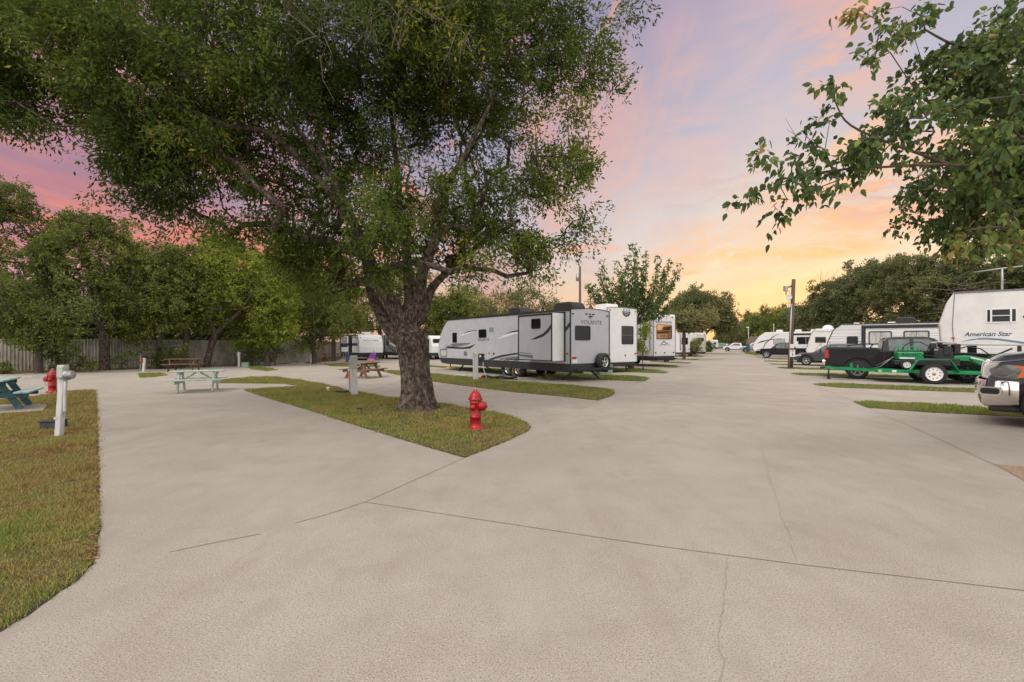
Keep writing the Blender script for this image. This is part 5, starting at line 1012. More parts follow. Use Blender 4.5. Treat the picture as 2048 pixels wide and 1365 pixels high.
window(rw, lambda a, b, t: Rr(a, b, t+.006), .7, 2.3, 1.8, 2.35, .05, glass='cglass'); 
Fw = wd.front(6.3); mb = MB(); text_mb(mb, 'WOLF DEN', .30, lambda a, b, t: (6.16-.6*max(0, b-1.95)+t+.03, a, b), 0, 1.93, sx=1.05, t=.01, bold=.012); mb.build('lettering', M['navy'], rw)
for a in (-1.0, 1.0): plate(rw, 'marker_lamp', lambda a_, b, t: (5.95+t, a_, b), rr(a-.05, a+.05, 2.25, 2.31, .02), 'black', 0, .12)
ac_unit(rw, 4.6, 0, 2.58, .9, .7, .26, 'white2', False); vent(rw, 2.5, 0, 2.58, .5, .1)
mb = MB(); mb.beam((6.2, .6, .45), (7.3, 0, .45), .08, .1); mb.beam((6.2, -.6, .45), (7.3, 0, .45), .08, .1); mb.tube([(7.0, 0, .03), (7.0, 0, .9)], .04); mb.build('tongue', M['black'], rw)
for x in (2.6,): wheel(rw, (x, -1.05, .34), .34, .2, 'rimw', 'y', -1, 'plain'); wheel(rw, (x, 1.05, .34), .34, .2, 'rimw', 'y', 1, 'plain')
gd = Rig('travel_trailer', 'grey green trailer half hidden between the small white trailer and the big trunk', 'trailer', (-17.0, 54.0), (.6, -.8), 2.4, 'R')
rg2 = gd.root; mb = MB(); mb.prism([(0, .75), (0, 2.6), (7.2, 2.6), (7.9, 2.3), (8.2, 1.6), (8.2, .75)], -1.2, 1.2); mb.build('body', M['dgrey2'], rg2, bev=.03)
mb = MB(); mb.prism([(0, .4), (0, .77), (8.1, .77), (8.0, .4)], -1.18, 1.18); mb.build('underbody', M['skirt'], rg2)
Rr2 = gd.Rt(); plate(rg2, 'side_panel', Rr2, [(4.9, .77), (5.2, .77), (5.2, 2.6), (4.9, 2.6)], 'black', 0, .01); window(rg2, Rr2, 5.5, 6.2, 1.5, 2.3); plate(rg2, 'stripe', Rr2, [(8.0, .85), (6.0, 1.5), (5.3, 1.6), (6.1, 1.35), (7.6, .8)], 'decal', 0, .006); plate(rg2, 'stripe', Rr2, [(8.0, 1.5), (6.4, 1.8), (6.4, 1.7), (8, 1.3)], 'silver', 0, .006)
for x in (4.0, 5.0): wheel(rg2, (x, -1.05, .36), .36, .2, 'rimw', 'y', -1, 'plain')
# ------------------------------------------------------------------ cars and pickups
def arch_outline(top, bottom_z, wheels, R_, x0, x1):
    """top: (x,z) rear->front; returns closed outline with arches cut along the bottom"""
    out = list(top)
    for wx, wz in sorted(wheels, reverse=True):
        dz = bottom_z-wz; a0 = math.asin(max(-1, min(1, dz/R_)))
        for i in range(13):
            t = a0+(math.pi-2*a0)*i/12; out.append((wx+R_*math.cos(t), wz+R_*math.sin(t)))
    out.append((x0, bottom_z)); return out
def car(name, label, A, h, side, L, W, top, cab, paint, wx, wr=.36, bz=.45, roofz=1.7, belt=1.05, wins=(), ws=None, rg=None, rim='rim', rims='spoke', cat='car', group=None, taper=.20, tail=None, head=None, bumper='black', bed=None, doors=(), R_=None, pillar=None):
    r = Rig(name, label, cat, A, h, W, side, group); o = r.root; R_ = R_ or wr+.10
    mb = MB(); ol = arch_outline(top, bz, [(x, wr) for x in wx], R_, top[0][0], top[-1][0]); mb.prism(ol, -W/2, W/2); mb.build('body', M[paint], o, bev=.05, seg=3)
    mb = MB()
    for x in wx: mb.prism([(x-R_+.0, wr*.9), (x-R_, wr+R_*.6), (x, wr+R_+.06), (x+R_, wr+R_*.6), (x+R_, wr*.9)], -W/2+.10, W/2-.10)
    mb.box(.3, L-.3, -W/2+.2, W/2-.2, bz-.12, bz+.1); mb.build('wheel_well', M['black'], o)
    hw = lambda z: W/2-.05-taper*max(0, min(1, (z-belt)/(roofz-belt)))
    mb = MB(); n = len(cab); mb.add([(x, s*hw(z), z) for s in (1, -1) for x, z in cab], [tuple(range(n)), tuple(range(2*n-1, n-1, -1))]+[(i, (i+1) % n, (i+1) % n+n, i+n) for i in range(n)], False); mb.build('cab', M[paint], o, bev=.045, seg=3)
    for w_ in wins:
        for s in (1, -1):
            fr = (lambda s: (lambda a, b, t: (a, s*(hw(b)+t), b)))(s); plate(o, 'side_window', fr, w_, 'cabglass', -.01, .008)
    def slab(p, q, nm, ins=.10):
        (x1_, z1), (x2_, z2) = p, q; d = Vector((x2_-x1_, z2-z1)).normalized(); nn = Vector((-d.y, d.x))*.012
        if nn.y < 0: nn = -nn
        a = Vector(p)+d*.05+nn; b_ = Vector(q)-d*.05+nn; mb = MB()
        mb.add([(a.x, hw(a.y)-ins, a.y), (a.x, -hw(a.y)+ins, a.y), (b_.x, -hw(b_.y)+ins, b_.y), (b_.x, hw(b_.y)-ins, b_.y)], [(0, 1, 2, 3)], False); mb.build(nm, M['cabglass'], o)
    if ws: slab(ws[0], ws[1], 'windscreen')
    if rg: slab(rg[0], rg[1], 'rear_window')
    for x in wx:
        for s in (1, -1): wheel(o, (x, s*(W/2-.14), wr), wr, .24, rim, 'y', s, rims)
    for s in (1, -1):
        fr = (lambda s: (lambda a, b, t: (a, s*(W/2+t), b)))(s); mb = MB()
        for x in doors: mb.prism([(x, bz+.08), (x+.015, bz+.08), (x+.015, belt+.0), (x, belt+.0)], -.01, .003, fr)
        if doors: mb.build('door_gap', M['black'], o)
        for x in doors[:-1] if len(doors) > 1 else doors: plate(o, 'door_handle', fr, rr(x+.08, x+.26, belt-.14, belt-.09, .02), 'black', 0, .035)
        if tail: plate(o, 'tail_lamp', lambda a, b, t: (a, s*(W/2-.03+t), b), tail, 'lred', -.2, .04)
        if head: plate(o, 'headlight', lambda a, b, t: (a, s*(W/2-.05+t), b), head, 'lens', -.25, .055)
        mb = MB(); mx = ws[1][0]-.25 if ws else L*.6; mx = max(p[0] for p in cab)-.55; mb.prism(rr(mx, mx+.10, belt+.02, belt+.24, .03), .0, .30, lambda a, b, t: (a, s*(W/2-.02+t), b)); mb.build('mirror', M['black'], o)
    if bed:
        mb = MB(); mb.box(bed[0], bed[1], -W/2+.14, W/2-.14, bed[2]-.02, bed[2]+.006); mb.build('bed_opening', M['black'], o)
        mb = MB()
        for s in (1, -1): mb.box(bed[0]-.05, bed[1]+.03, s*(W/2-.07)-.06, s*(W/2-.07)+.06, bed[2]-.01, bed[2]+.03)
        mb.build('bed_rail', M['black'], o)
    mb = MB(); mb.box(-.12, .06, -W/2+.05, W/2-.05, bz+.02, bz+.26); mb.build('rear_bumper', M[bumper or 'chrome'], o, bev=.03)
    if not bumper: return r
    mb = MB(); mb.box(L-.06, L+.10, -W/2+.04, W/2-.04, bz+.0, bz+.30); mb.build('front_bumper', M[bumper], o, bev=.04)
    return r
# black crew cab pickup
bk_ = car('pickup_truck', 'black crew cab pickup parked behind the green machine', (15.07, 21.9), (.83, -.56), 'R', 6.1, 2.0,
    [(0, .62), (0, 1.38), (.05, 1.44), (2.0, 1.44), (2.1, 1.30), (4.2, 1.30), (5.4, 1.25), (5.95, 1.12), (6.1, .9), (6.1, .60)],
    [(2.12, 1.28), (2.18, 1.80), (2.30, 1.93), (2.6, 1.97), (3.6, 1.97), (3.85, 1.92), (4.75, 1.28)], 'blackpaint', (1.25, 4.95), wr=.43, bz=.60, roofz=1.97, belt=1.28,
    wins=([(2.38, 1.34), (2.38, 1.84), (3.10, 1.86), (3.12, 1.34)], [(3.24, 1.34), (3.24, 1.86), (3.75, 1.86), (4.38, 1.40), (4.38, 1.34)]), ws=((4.72, 1.30), (3.88, 1.91)), rg=((2.14, 1.36), (2.22, 1.82)), doors=(2.2, 3.18, 4.3), tail=[(-.01, .98), (-.01, 1.36), (.13, 1.36), (.15, .98)], head=[(5.85, .85), (5.85, 1.05), (6.08, .98), (6.1, .85)], bumper='chrome', cat='truck', bed=(.12, 1.95, 1.44), rim='dgrey', R_=.56)
mb = MB(); mb.tube([(1.8, .4, 1.44), (1.9, .2, 1.62), (1.5, 0, 1.66), (.9, -.2, 1.55)], .03, 5); mb.build('cargo', M['black'], bk_.root); mb = MB(); mb.tube([(.2, -.7, 1.42), (.2, -.7, 1.75)], .01, 4); mb.build('antenna', M['black'], bk_.root)
mb = MB(); mb.tube([(-.18, -.75, .50), (.3, -.75, .52)], .05, 10); mb.build('exhaust_pipe', M['metal'], bk_.root)
# slate pickup close at the right edge
LN = 6.05; LA = Vector((10.27, 8.60))+Vector((.70, -.71)).normalized()*(LN-.97)
np_ = car('pickup_truck', 'slate grey pickup with chrome bumper and amber side lamp cut by the right edge', (LA.x, LA.y), (-.70, .71), 'L', LN, 2.05,
    [(0, .70), (0, 1.40), (2.0, 1.42), (2.1, 1.34), (4.3, 1.34), (4.35, 1.42), (5.4, 1.37), (5.80, 1.30), (5.95, 1.18), (5.98, .95), (6.02, .62)],
    [(2.0, 1.3), (2.05, 1.9), (2.4, 1.99), (3.7, 1.99), (4.0, 1.93), (4.8, 1.36)], 'darkpaint', (1.3, LN-.97), wr=.455, bz=.58, roofz=1.99, belt=1.34,
    wins=([(2.3, 1.4), (2.3, 1.86), (3.1, 1.88), (3.1, 1.4)], [(3.25, 1.4), (3.25, 1.88), (3.85, 1.86), (4.45, 1.45), (4.45, 1.4)]), ws=((4.78, 1.38), (4.02, 1.92)), rg=((2.02, 1.4), (2.06, 1.86)), doors=(2.15, 3.18, 4.4), bumper=None, cat='truck', bed=(.1, 1.9, 1.42), R_=.55, tail=[(-.01, .98), (-.01, 1.36), (.13, 1.36), (.15, .98)])
nr = np_.root; Wn = 2.05
# hood bulge, headlights, chrome bumper with fog lamp pocket
mb = MB(); mb.prism([(4.5, 1.42), (4.6, 1.52), (5.3, 1.50), (5.75, 1.42), (5.92, 1.30), (5.93, 1.2), (4.5, 1.3)], -.86, .86); mb.build('hood', M['darkpaint'], nr, bev=.05, seg=3)
mb = MB(); mb.box(5.85, 6.0, -.70, .70, .93, 1.24); mb.build('grille', M['chrome'], nr, bev=.03)
for s in (1, -1):
    mb = MB()
    fq = lambda a, b, t: (a, s*(Wn/2-.02+t), b)
    mb.prism([(5.42, .93), (5.36, 1.07), (5.46, 1.27), (5.70, 1.30), (5.95, 1.29), (6.03, 1.21), (6.05, .97), (5.84, .90), (5.60, .88)], -.34, .012, fq); hl = mb.build('headlight', M['chrome'], nr, bev=.02)
    mb = MB(); mb.prism([(5.45, .99), (5.41, 1.08), (5.48, 1.22), (5.72, 1.245), (5.93, 1.235), (5.99, 1.17), (6.0, 1.02), (5.82, .97), (5.60, .95)], -.05, .020, fq); mb.build('lens', M['lens'], hl, bev=.008)
    mb = MB(); mb.prism([(5.44, 1.00), (5.41, 1.08), (5.47, 1.21), (5.58, 1.225), (5.50, 1.11), (5.57, .97)], -.05, .026, fq); mb.build('amber_lamp', M['amber'], hl)
    mb = MB(); mb.prism(rr(5.64, 5.78, 1.03, 1.17, .065), -.02, .026, fq); mb.prism(rr(5.82, 5.94, 1.05, 1.17, .055), -.02, .0262, fq); mb.build('lamp_bowl', M['dgrey'], hl)
mb = MB(); n = 16; pr = [(.92, -.04), (.89, .0), (.62, .01), (.42, -.07), (.36, -.14)]
path = [(5.54, 1.05), (5.80, 1.045), (6.0, .98), (6.10, .78), (6.14, .3), (6.14, -.3), (6.10, -.78), (6.0, -.98), (5.80, -1.045), (5.54, -1.05)]
vs = []; fs = []
for i, (x, y) in enumerate(path):
    c = Vector((x-5.4, y)).normalized() if abs(y) < 1.04 else Vector((0, 1 if y > 0 else -1))
    for z, o_ in pr:
        if abs(y) > 1.0 and z < .5: z = z+.03
        vs.append((x+c.x*o_, y+c.y*o_*.5, z))
k = len(pr)
for i in range(len(path)-1):
    for j in range(k-1): fs.append((i*k+j, i*k+j+1, (i+1)*k+j+1, (i+1)*k+j))
mb.add(vs, fs, True); fbp = mb.build('chrome_bumper', M['chrome'], nr); fbp.modifiers.new('solid', 'SOLIDIFY').thickness = .03
for s in (1, -1):
    d = Vector((.30, .954*s)).normalized(); c = Vector((5.93, s*1.075, .70)); u = Vector((-d.y*s, d.x*s, 0)).normalized()*1.0
    ff = lambda a, b, t: tuple(c+u*a*s+Vector((0, 0, b))+Vector((d.x, d.y, 0))*t)
    mb = MB(); mb.ring(rr(-.17, .17, -.085, .085, .06), rr(-.14, .14, -.06, .06, .045), -.05, .022, ff); fg = mb.build('fog_lamp', M['chrome'], fbp)
    mb = MB(); mb.prism(rr(-.14, .14, -.06, .06, .045), -.05, .008, ff); mb.build('lamp_pocket', M['black'], nr)
mb = MB(); mb.box(5.55, 5.95, -.95, .95, .28, .45); mb.build('air_dam', M['black'], nr, bev=.04)
mb = MB(); mb.box(5.5, 5.7, .78, .92, .28, .45); mb.build('tow_hook', M['black'], nr, bev=.03)
# charcoal suv, dark pickup, far cars
car('suv', 'charcoal car with spoked alloy wheel parked just right of the wooden pole', (25.4, 32.2), (-.82, .57), 'L', 4.75, 1.88, [(0, .45), (0, 1.0), (.05, 1.08), (3.3, 1.02), (4.2, .92), (4.6, .78), (4.75, .62), (4.75, .42)], [(.05, 1.04), (.35, 1.55), (.9, 1.66), (2.2, 1.66), (2.6, 1.58), (3.45, 1.0)], 'greypaint', (.9, 3.85), wr=.36, bz=.34, roofz=1.66, belt=1.02, wins=([(.6, 1.1), (.65, 1.5), (1.2, 1.56), (1.25, 1.1)], [(1.35, 1.1), (1.35, 1.56), (2.0, 1.57), (2.05, 1.1)], [(2.15, 1.1), (2.15, 1.57), (2.5, 1.53), (3.05, 1.14), (3.05, 1.1)]), ws=((3.42, 1.03), (2.62, 1.57)), rg=((.08, 1.1), (.34, 1.53)), doors=(1.2, 2.1, 3.1), head=[(4.15, .74), (4.2, .88), (4.62, .76), (4.7, .66)], tail=[(0, .85), (0, 1.0), (.3, 1.0), (.3, .9)])
car('pickup_truck', 'dark double cab pickup in front of the white trailer left of the wooden pole', (33.1, 50.0), (-.84, .54), 'L', 5.5, 1.9, [(0, .55), (0, 1.12), (1.6, 1.12), (1.65, 1.10), (4.1, 1.12), (5.0, 1.08), (5.4, .98), (5.5, .80), (5.5, .52)], [(1.6, 1.08), (1.7, 1.70), (2.0, 1.80), (3.1, 1.80), (3.4, 1.72), (4.1, 1.10)], 'blackpaint', (1.1, 4.5), wr=.42, bz=.50, roofz=1.80, belt=1.10, wins=([(1.9, 1.16), (1.95, 1.68), (2.55, 1.70), (2.55, 1.16)], [(2.65, 1.16), (2.65, 1.70), (3.2, 1.68), (3.75, 1.22), (3.75, 1.16)]), ws=((4.08, 1.12), (3.42, 1.70)), rg=((1.62, 1.16), (1.7, 1.66)), doors=(1.75, 2.6, 3.7), cat='truck', bed=(.1, 1.55, 1.12), head=[(5.1, .85), (5.15, 1.0), (5.42, .92), (5.45, .82)], R_=.52)
def farcar(name, label, A, h, side, paint, cat, pick=True):
    car(name, label, A, h, side, 5.3, 1.95, [(0, .55), (0, 1.15), (1.7, 1.15), (4.0, 1.15), (4.9, 1.10), (5.2, 1.0), (5.3, .55)], [(1.6, 1.1), (1.7, 1.8), (3.1, 1.85), (3.4, 1.78), (4.05, 1.12)] if pick else [(.1, 1.1), (.3, 1.6), (3.0, 1.7), (3.3, 1.6), (4.05, 1.12)], paint, (1.1, 4.4), wr=.4, bz=.5, roofz=1.8, belt=1.12, wins=([(1.9, 1.2), (1.95, 1.7), (3.1, 1.7), (3.6, 1.25)],), ws=((4.02, 1.15), (3.42, 1.74)), cat=cat, R_=.5, group='small cars at the far end')
farcar('pickup_truck', 'small white pickup far off beside the grey pole', (49.2, 86.2), (-.86, .5), 'L', 'silverpaint', 'truck')
farcar('pickup_truck', 'small white pickup behind the first far white one', (50.5, 96.5), (-.86, .5), 'L', 'whitepaint', 'truck')
farcar('pickup_truck', 'tiny dark green pickup at the left far end of the road', (62, 141), (.86, -.5), 'R', 'utilgreen', 'truck')
farcar('suv', 'tiny grey car at the right far end of the road', (72.5, 150), (-.86, .5), 'L', 'silverpaint', 'car', False)
farcar('suv', 'tiny dark car at the right far end of the road', (71.5, 142), (-.86, .5), 'L', 'greypaint', 'car', False)
farcar('suv', 'tiny red car at the right far end of the road', (73, 160), (-.86, .5), 'L', 'lred', 'car', False)
# seen right of the big trunk
mh = simple_rig('motorhome', 'white motorhome nose seen right of the big trunk', 'motorhome', (-12.5, 52.5), (.6, -.8), 2.35, [(0, .7), (0, 2.45), (.1, 2.5), (6.4, 2.5), (6.8, 2.3), (7.05, 1.6), (7.15, 1.4), (7.15, .7)], 'white', side='R', wheels=(1.6, 6.2), skirt=[(0, .4), (0, .72), (7.1, .72), (7.1, .4)])
window(mh.root, mh.front(7.0), -1.0, 1.0, 1.5, 2.15, .08); window(mh.root, mh.Rt(), 5.3, 6.5, 1.5, 2.15, .08); window(mh.root, mh.Rt(), 1.3, 3.0, 1.5, 2.15, .08)
farcar('pickup_truck', 'silver truck between the big trunk and the long grey trailer', (-10.6, 51.2), (.6, -.8), 'R', 'silverpaint', 'truck')
bl = thing('small_building', 'low brown building behind the silver truck', 'building', (-11.3, 64, 0)); mb = MB(); mb.box(-2.6, 3.2, -2, 2, -.02, 2.9); mb.build('wall', M['brick'], bl); mb = MB(); mb.prism([(-2.9, 2.9), (-2.9, 3.05), (.3, 3.5), (3.5, 3.05), (3.5, 2.9)], -2.2, 2.2); mb.build('roof', M['dgrey'], bl); window(bl, lambda a, b, t: (a, -2-t, b), -1.2, -.5, 1.2, 2.3, .02); window(bl, lambda a, b, t: (a, -2-t, b), 1.2, 2.1, 1.2, 2.3, .02)
ew = thing('end_wall', 'low dark brown wall closing the far end of the road', 'wall', (84, 172, 0)); mb = MB(); mb.box(-9, 12, -.1, .1, -.02, 2.0); mb.box(-9.05, 12.05, -.16, .16, 2.0, 2.12); mb.build('wall', M['brick'], ew, bev=.02)
# ================================================================== green stump grinder on its trailer
gm = Rig('equipment_trailer', 'green flat trailer with white wheel and tall tongue parked before the black pickup', 'trailer', (17.3+.86*1.9, 18.7-.5*1.9), (-.86, .5), 1.7, 'L'); gr_ = gm.root; xw = 1.9
mb = MB(); mb.box(0, 3.7, -.85, -.78, .42, .54); mb.box(0, 3.7, .78, .85, .42, .54); 
for x in (0, .9, 2.8, 3.7): mb.box(x-.03, x+.03, -.80, .80, .42, .52)
mb.build('frame', M['green'], gr_, bev=.01)
mb = MB(); mb.box(.0, 3.7, -.78, .78, .52, .545); mb.build('deck', M['green'], gr_)
mb = MB(); mb.beam((3.6, .6, .47), (5.1, 0, .52), .07, .10); mb.beam((3.6, -.6, .47), (5.1, 0, .52), .07, .10); mb.beam((4.4, 0, .53), (5.5, 0, .55), .08, .10); mb.box(4.45, 4.55, -.05, .05, .5, .78); mb.build('tongue', M['green'], gr_)
mb = MB(); mb.tube([(5.35, 0, .06), (5.35, 0, .50)], .035, 8); mb.box(5.28, 5.42, -.07, .07, .02, .07); mb.tube([(5.5, 0, .55), (5.68, 0, .53)], .05, 8); mb.build('jack', M['black'], gr_)
wheel(gr_, (xw, .98, .42), .42, .24, 'rimw', 'y', 1, 'brass', rr_=.66); wheel(gr_, (xw, -.98, .42), .42, .24, 'rimw', 'y', -1, 'brass', rr_=.66)
for s in (1, -1):
    mb = MB(); pp = [(xw+.78, .47), (xw+.50, 1.0), (xw-.48, 1.0), (xw-.78, .50)]
    for a, b in zip(pp, pp[1:]): mb.beam((a[0], s*.98, a[1]), (b[0], s*.98, b[1]), .30, .025, up=(0, 0, 1) if abs(a[1]-b[1]) < .1 else (1, 0, 0))
    mb.build('mudguard', M['green'], gr_)
plate(gr_, 'sticker', gm.L(), rr(3.05, 3.2, .44, .53, .01), 'white', 0, .006); plate(gr_, 'sticker', gm.L(), rr(3.55, 3.66, .44, .53, .01), 'lime', 0, .006)
gx = (17.3+.86*1.9, 18.7-.5*1.9)
hv = Vector((-.86, .5)).normalized(); lf_ = Vector((-hv.y, hv.x)); cc = Vector(gx)-lf_*.85-hv*.35
sg = thing('stump_grinder', 'green and black stump grinder chained on the flat green trailer', 'machine', (cc.x, cc.y, .545), math.atan2(hv.y, hv.x))
mb = MB(); mb.prism([(1.3, .18), (1.3, .50), (2.3, .50), (2.6, .42), (3.4, .40), (3.4, .2)], -.42, .42); mb.build('chassis', M['black'], sg, bev=.03)
mb = MB(); mb.box(2.42, 3.28, -.40, .40, .42, .76); hp = mb.build('tank_hood', M['green'], sg, bev=.05)
mb = MB(); text_mb(mb, 'BANDIT', .17, lambda a, b, t: (a, .40+t, b), 2.83, .63, flip=True, sx=1.05, t=.006, bold=.015); mb.build('lettering', M['black'], hp)
mb = MB(); mb.prism(rr(2.72, 3.22, .46, .52, .01), 0, .006, lambda a, b, t: (a, .40+t, b)); mb.build('sticker', M['silver'], hp); 
mb = MB(); mb.prism([(-.35, .05), (-.15, .34), (.3, .48), (1.0, .62), (1.45, .60), (1.5, .40), (1.0, .38), (.7, .22), (.2, -.0)], -.22, .30); ch_ = mb.build('cutter_housing', M['green'], sg, bev=.04)
mb = MB(); mb.prism([(.05, .10), (.02, .36), (.30, .38), (.36, .12)], 0, .006, lambda a, b, t: (a, .30+t, b)); mb.build('sticker', M['silver'], ch_); mb = MB(); mb.prism([(.55, .45), (.95, .57), (.97, .52), (.57, .41)], 0, .006, lambda a, b, t: (a, .30+t, b)); mb.build('sticker', M['silver'], ch_)
mb = MB(); mb.lathe([(.001, -.10), (.26, -.10), (.28, -.06), (.28, .06), (.26, .10), (.001, .10)], (-.30, 0, .27), 'y', 20)
for k in range(12): a = k*.5236; mb.box(-.03, .03, -.12, .12, -.03, .03, Matrix.Translation((-.30+.28*math.cos(a), 0, .27+.28*math.sin(a))))
mb.build('cutter_wheel', M['black'], sg)
mb = MB(); mb.box(1.5, 2.1, -.36, .34, .48, .92); mb.box(1.56, 1.8, -.3, .38, .62, 1.0); mb.lathe([(.22, 0), (.24, .06), (.20, .16), (.001, .17)], (1.7, .10, .98), 'z', 16); mb.box(1.25, 1.45, -.2, .3, .75, 1.1); mb.box(2.0, 2.2, .1, .3, .9, 1.12); mb.build('engine', M['black'], sg, bev=.03)
mb = MB(); mb.box(1.5, 1.85, .36, .44, 1.08, 1.14); mb.tube([(1.45, .2, 1.14), (1.95, .2, 1.18), (2.15, .2, 1.14)], .03, 8); mb.lathe([(.07, 0), (.07, .16), (.001, .16)], (1.62, .28, .97), 'z', 12); mb.box(1.98, 2.10, .385, .392, .82, .88); mb.build('air_filter', M['metal'], sg, bev=.01)
for hp_, hr_ in (([(2.35, .3, .50), (2.25, .32, 1.0), (2.55, .34, 1.18), (2.85, .3, 1.16), (3.05, .2, 1.0), (3.1, .1, .70)], .022), ([(1.9, .3, .72), (2.0, .44, .55), (2.3, .44, .62), (2.5, .38, .60)], .02), ([(1.0, .3, .5), (.8, .4, .30), (.6, .36, .2)], .022), ([(1.5, 0, .8), (1.0, .1, 1.0), (.6, .1, .9), (.3, .1, .6)], .025)):
    mb = MB(); mb.tube(hp_, hr_, 7); mb.build('hydraulic_hose', M['black'], sg)
mb = MB(); mb.beam((.45, .1, .48), (-.30, .1, .92), .05, .06); mb.tube([(.5, .1, .46), (.1, .1, .68)], .045, 8); mb.build('lift_arm', M['black'], sg)
mb = MB()
for i in range(5): mb.tube([(2.55+i*.16, .0, .76), (2.55+i*.16, .02, 1.0+.07*(i % 2))], .014, 6); mb.lathe([(.001, .0), (.028, .02), (.001, .05)], (2.55+i*.16, .02, 1.0+.07*(i % 2)), 'z', 8)
mb.tube([(2.5, .25, .78), (2.5, .25, .95), (3.3, .25, 1.0), (3.4, .25, .85)], .02, 6); mb.box(2.5, 3.2, -.1, .25, .80, .84); mb.build('control_lever', M['green'], sg)
for x in (3.0,):
    wheel(sg, (x, .46, .21), .21, .16, 'rimw', 'y', 1, 'plain'); wheel(sg, (x, -.46, .21), .21, .16, 'rimw', 'y', -1, 'plain')
mb = MB(); mb.tube([(3.4, .3, .55), (3.9, .5, .10), (4.1, .1, .02)], .012, 5); mb.tube([(3.3, -.3, .5), (3.9, -.5, .10)], .012, 5); mb.build('chain', M['metal'], sg)
# ================================================================== hydrants
def hydrant(loc, rz, s, label):
    t = thing('fire_hydrant', label, 'hydrant', loc, rz, 'red fire hydrants')
    def sc(l): return [(a*s, b*s) for a, b in l]
    mb = MB(); mb.lathe(sc([(.001, 0), (.165, 0), (.168, .012), (.168, .032), (.15, .042), (.118, .05), (.108, .085), (.104, .10), (.104, .235), (.111, .24), (.111, .252), (.104, .257), (.104, .50), (.118, .51), (.118, .53), (.108, .54), (.108, .575)]), n=32); mb.build('barrel', M['red'], t)
    for k in range(8):
        a = k*.785+.2; q = MB(); q.lathe([(.014*s, 0), (.014*s, .018*s), (.001, .02*s)], (math.cos(a)*.143*s, math.sin(a)*.143*s, .04*s), 'z', 6); q.build('bolt', M['red'], t)
    mb = MB(); mb.lathe(sc([(.135, .572), (.142, .580), (.142, .598), (.118, .606), (.112, .64), (.095, .685), (.065, .72), (.040, .735), (.036, .745), (.030, .752), (.030, .775), (.001, .778)]), n=32)
    for k in range(6): a = k*1.047; mb.tube([(math.cos(a)*.118*s, math.sin(a)*.118*s, .607*s), (math.cos(a)*.106*s, math.sin(a)*.106*s, .655*s), (math.cos(a)*.07*s, math.sin(a)*.07*s, .72*s)], .008*s, 5)
    bo = mb.build('bonnet', M['red'], t)
    for k in range(8):
        a = k*.785; q = MB(); q.lathe([(.012*s, 0), (.012*s, .04*s), (.001, .041*s)], (math.cos(a)*.128*s, math.sin(a)*.128*s, .565*s), 'z', 6); q.build('bolt', M['red'], bo)
    mb = MB(); mb.lathe([(.022*s, .77*s), (.020*s, .792*s), (.001, .795*s)], (0, 0, 0), 'z', 5); mb.build('operating_nut', M['metal'], bo)
    # nozzles: big to the front right (+x), small ones +-y
    def noz(name, ax, sgn, r, l, z):
        mb = MB(); c = (0, 0, z*s); pr = [(r*.92*s, .06*s), (r*.92*s, .105*s), (r*1.12*s, .112*s), (r*1.12*s, .135*s), (r*1.0*s, .14*s), (r*1.0*s, (.14+l)*s), (r*.85*s, (.155+l)*s), (r*.32*s, (.16+l)*s), (r*.30*s, (.19+l)*s), (.001, (.19+l)*s)]
        mb.lathe([(a, b*sgn) for a, b in pr], c, ax, 20); mb.build(name, M['red'], t)
    noz('pumper_nozzle', 'x', 1, .088, .05, .455); noz('hose_nozzle', 'y', 1, .052, .02, .44); noz('hose_nozzle', 'y', -1, .052, .02, .44)
    mb = MB(); mb.tube([(.19*s, .0, .40*s), (.20*s, .0, .34*s), (.17*s, .0, .24*s), (.145*s, .0, .235*s), (.125*s, 0, .30*s), (.11*s, 0, .33*s)], .006, 6); mb.build('chain', M['dgrey'], t)
    return t
x, y, _ = G(951, 859); hydrant((x, y, 0), R(-20), 1.0, 'red fire hydrant on the grass island right of the big tree')
x, y, _ = G(105, 786); hydrant((x, y, 0), R(-160), 1.02, 'red fire hydrant at the far edge of the left lawn, partly behind the white post')
# ================================================================== picnic tables
def table(label, c, rz, L, m, top=.74, mtop=None, z0=0, s=1.0, af=.33):
    t = thing('picnic_table', label, 'picnic table', (c[0], c[1], z0), rz, 'picnic tables'); mt = mtop or m
    mb = MB()
    for i in range(5): y = (i-2)*.15*s; mb.box(-L/2, L/2, y-.069*s, y+.069*s, top-.04, top)
    mb.build('table_top', M[mt], t, bev=.006)
    for sd in (-1, 1):
        mb = MB()
        for i in range(2): y = sd*(.60+i*.145)*s; mb.box(-L/2, L/2, y-.066*s, y+.066*s, .405, .445)
        mb.build('seat', M[mt], t, bev=.006)
    for x in (-L*af, L*af):
        for sd in (-1, 1):
            mb = MB(); mb.beam((x, sd*.22*s, top-.05), (x, sd*.60*s, .0), .045, .13, up=(0, sd, 0)); mb.build('leg', M[m], t)
        xx = x-.05 if x > 0 else x+.05
        mb = MB(); mb.beam((xx+(.095 if x > 0 else -.095), -.75*s, .35), (xx+(.095 if x > 0 else -.095), .75*s, .35), .04, .12); mb.build('seat_beam', M[m], t)
        mb = MB(); mb.beam((xx+(.095 if x > 0 else -.095), -.36*s, top-.09), (xx+(.095 if x > 0 else -.095), .36*s, top-.09), .04, .09); mb.build('top_beam', M[m], t)
        mb = MB(); mb.beam((x*.97, 0, .36), (x*.12, 0, top-.06), .09, .045); mb.build('brace', M[m], t)
    return t
table('weathered mint white picnic table standing on the open concrete', (-10.93, 15.85), R(24), 1.55, 'mint', top=.72, s=.86, af=.32)
table('dark teal picnic table with worn pale top on the left lawn pad', (-12.95, 11.3), R(126), 1.5, 'teal', mtop='tealtop', z0=.03, af=.28)
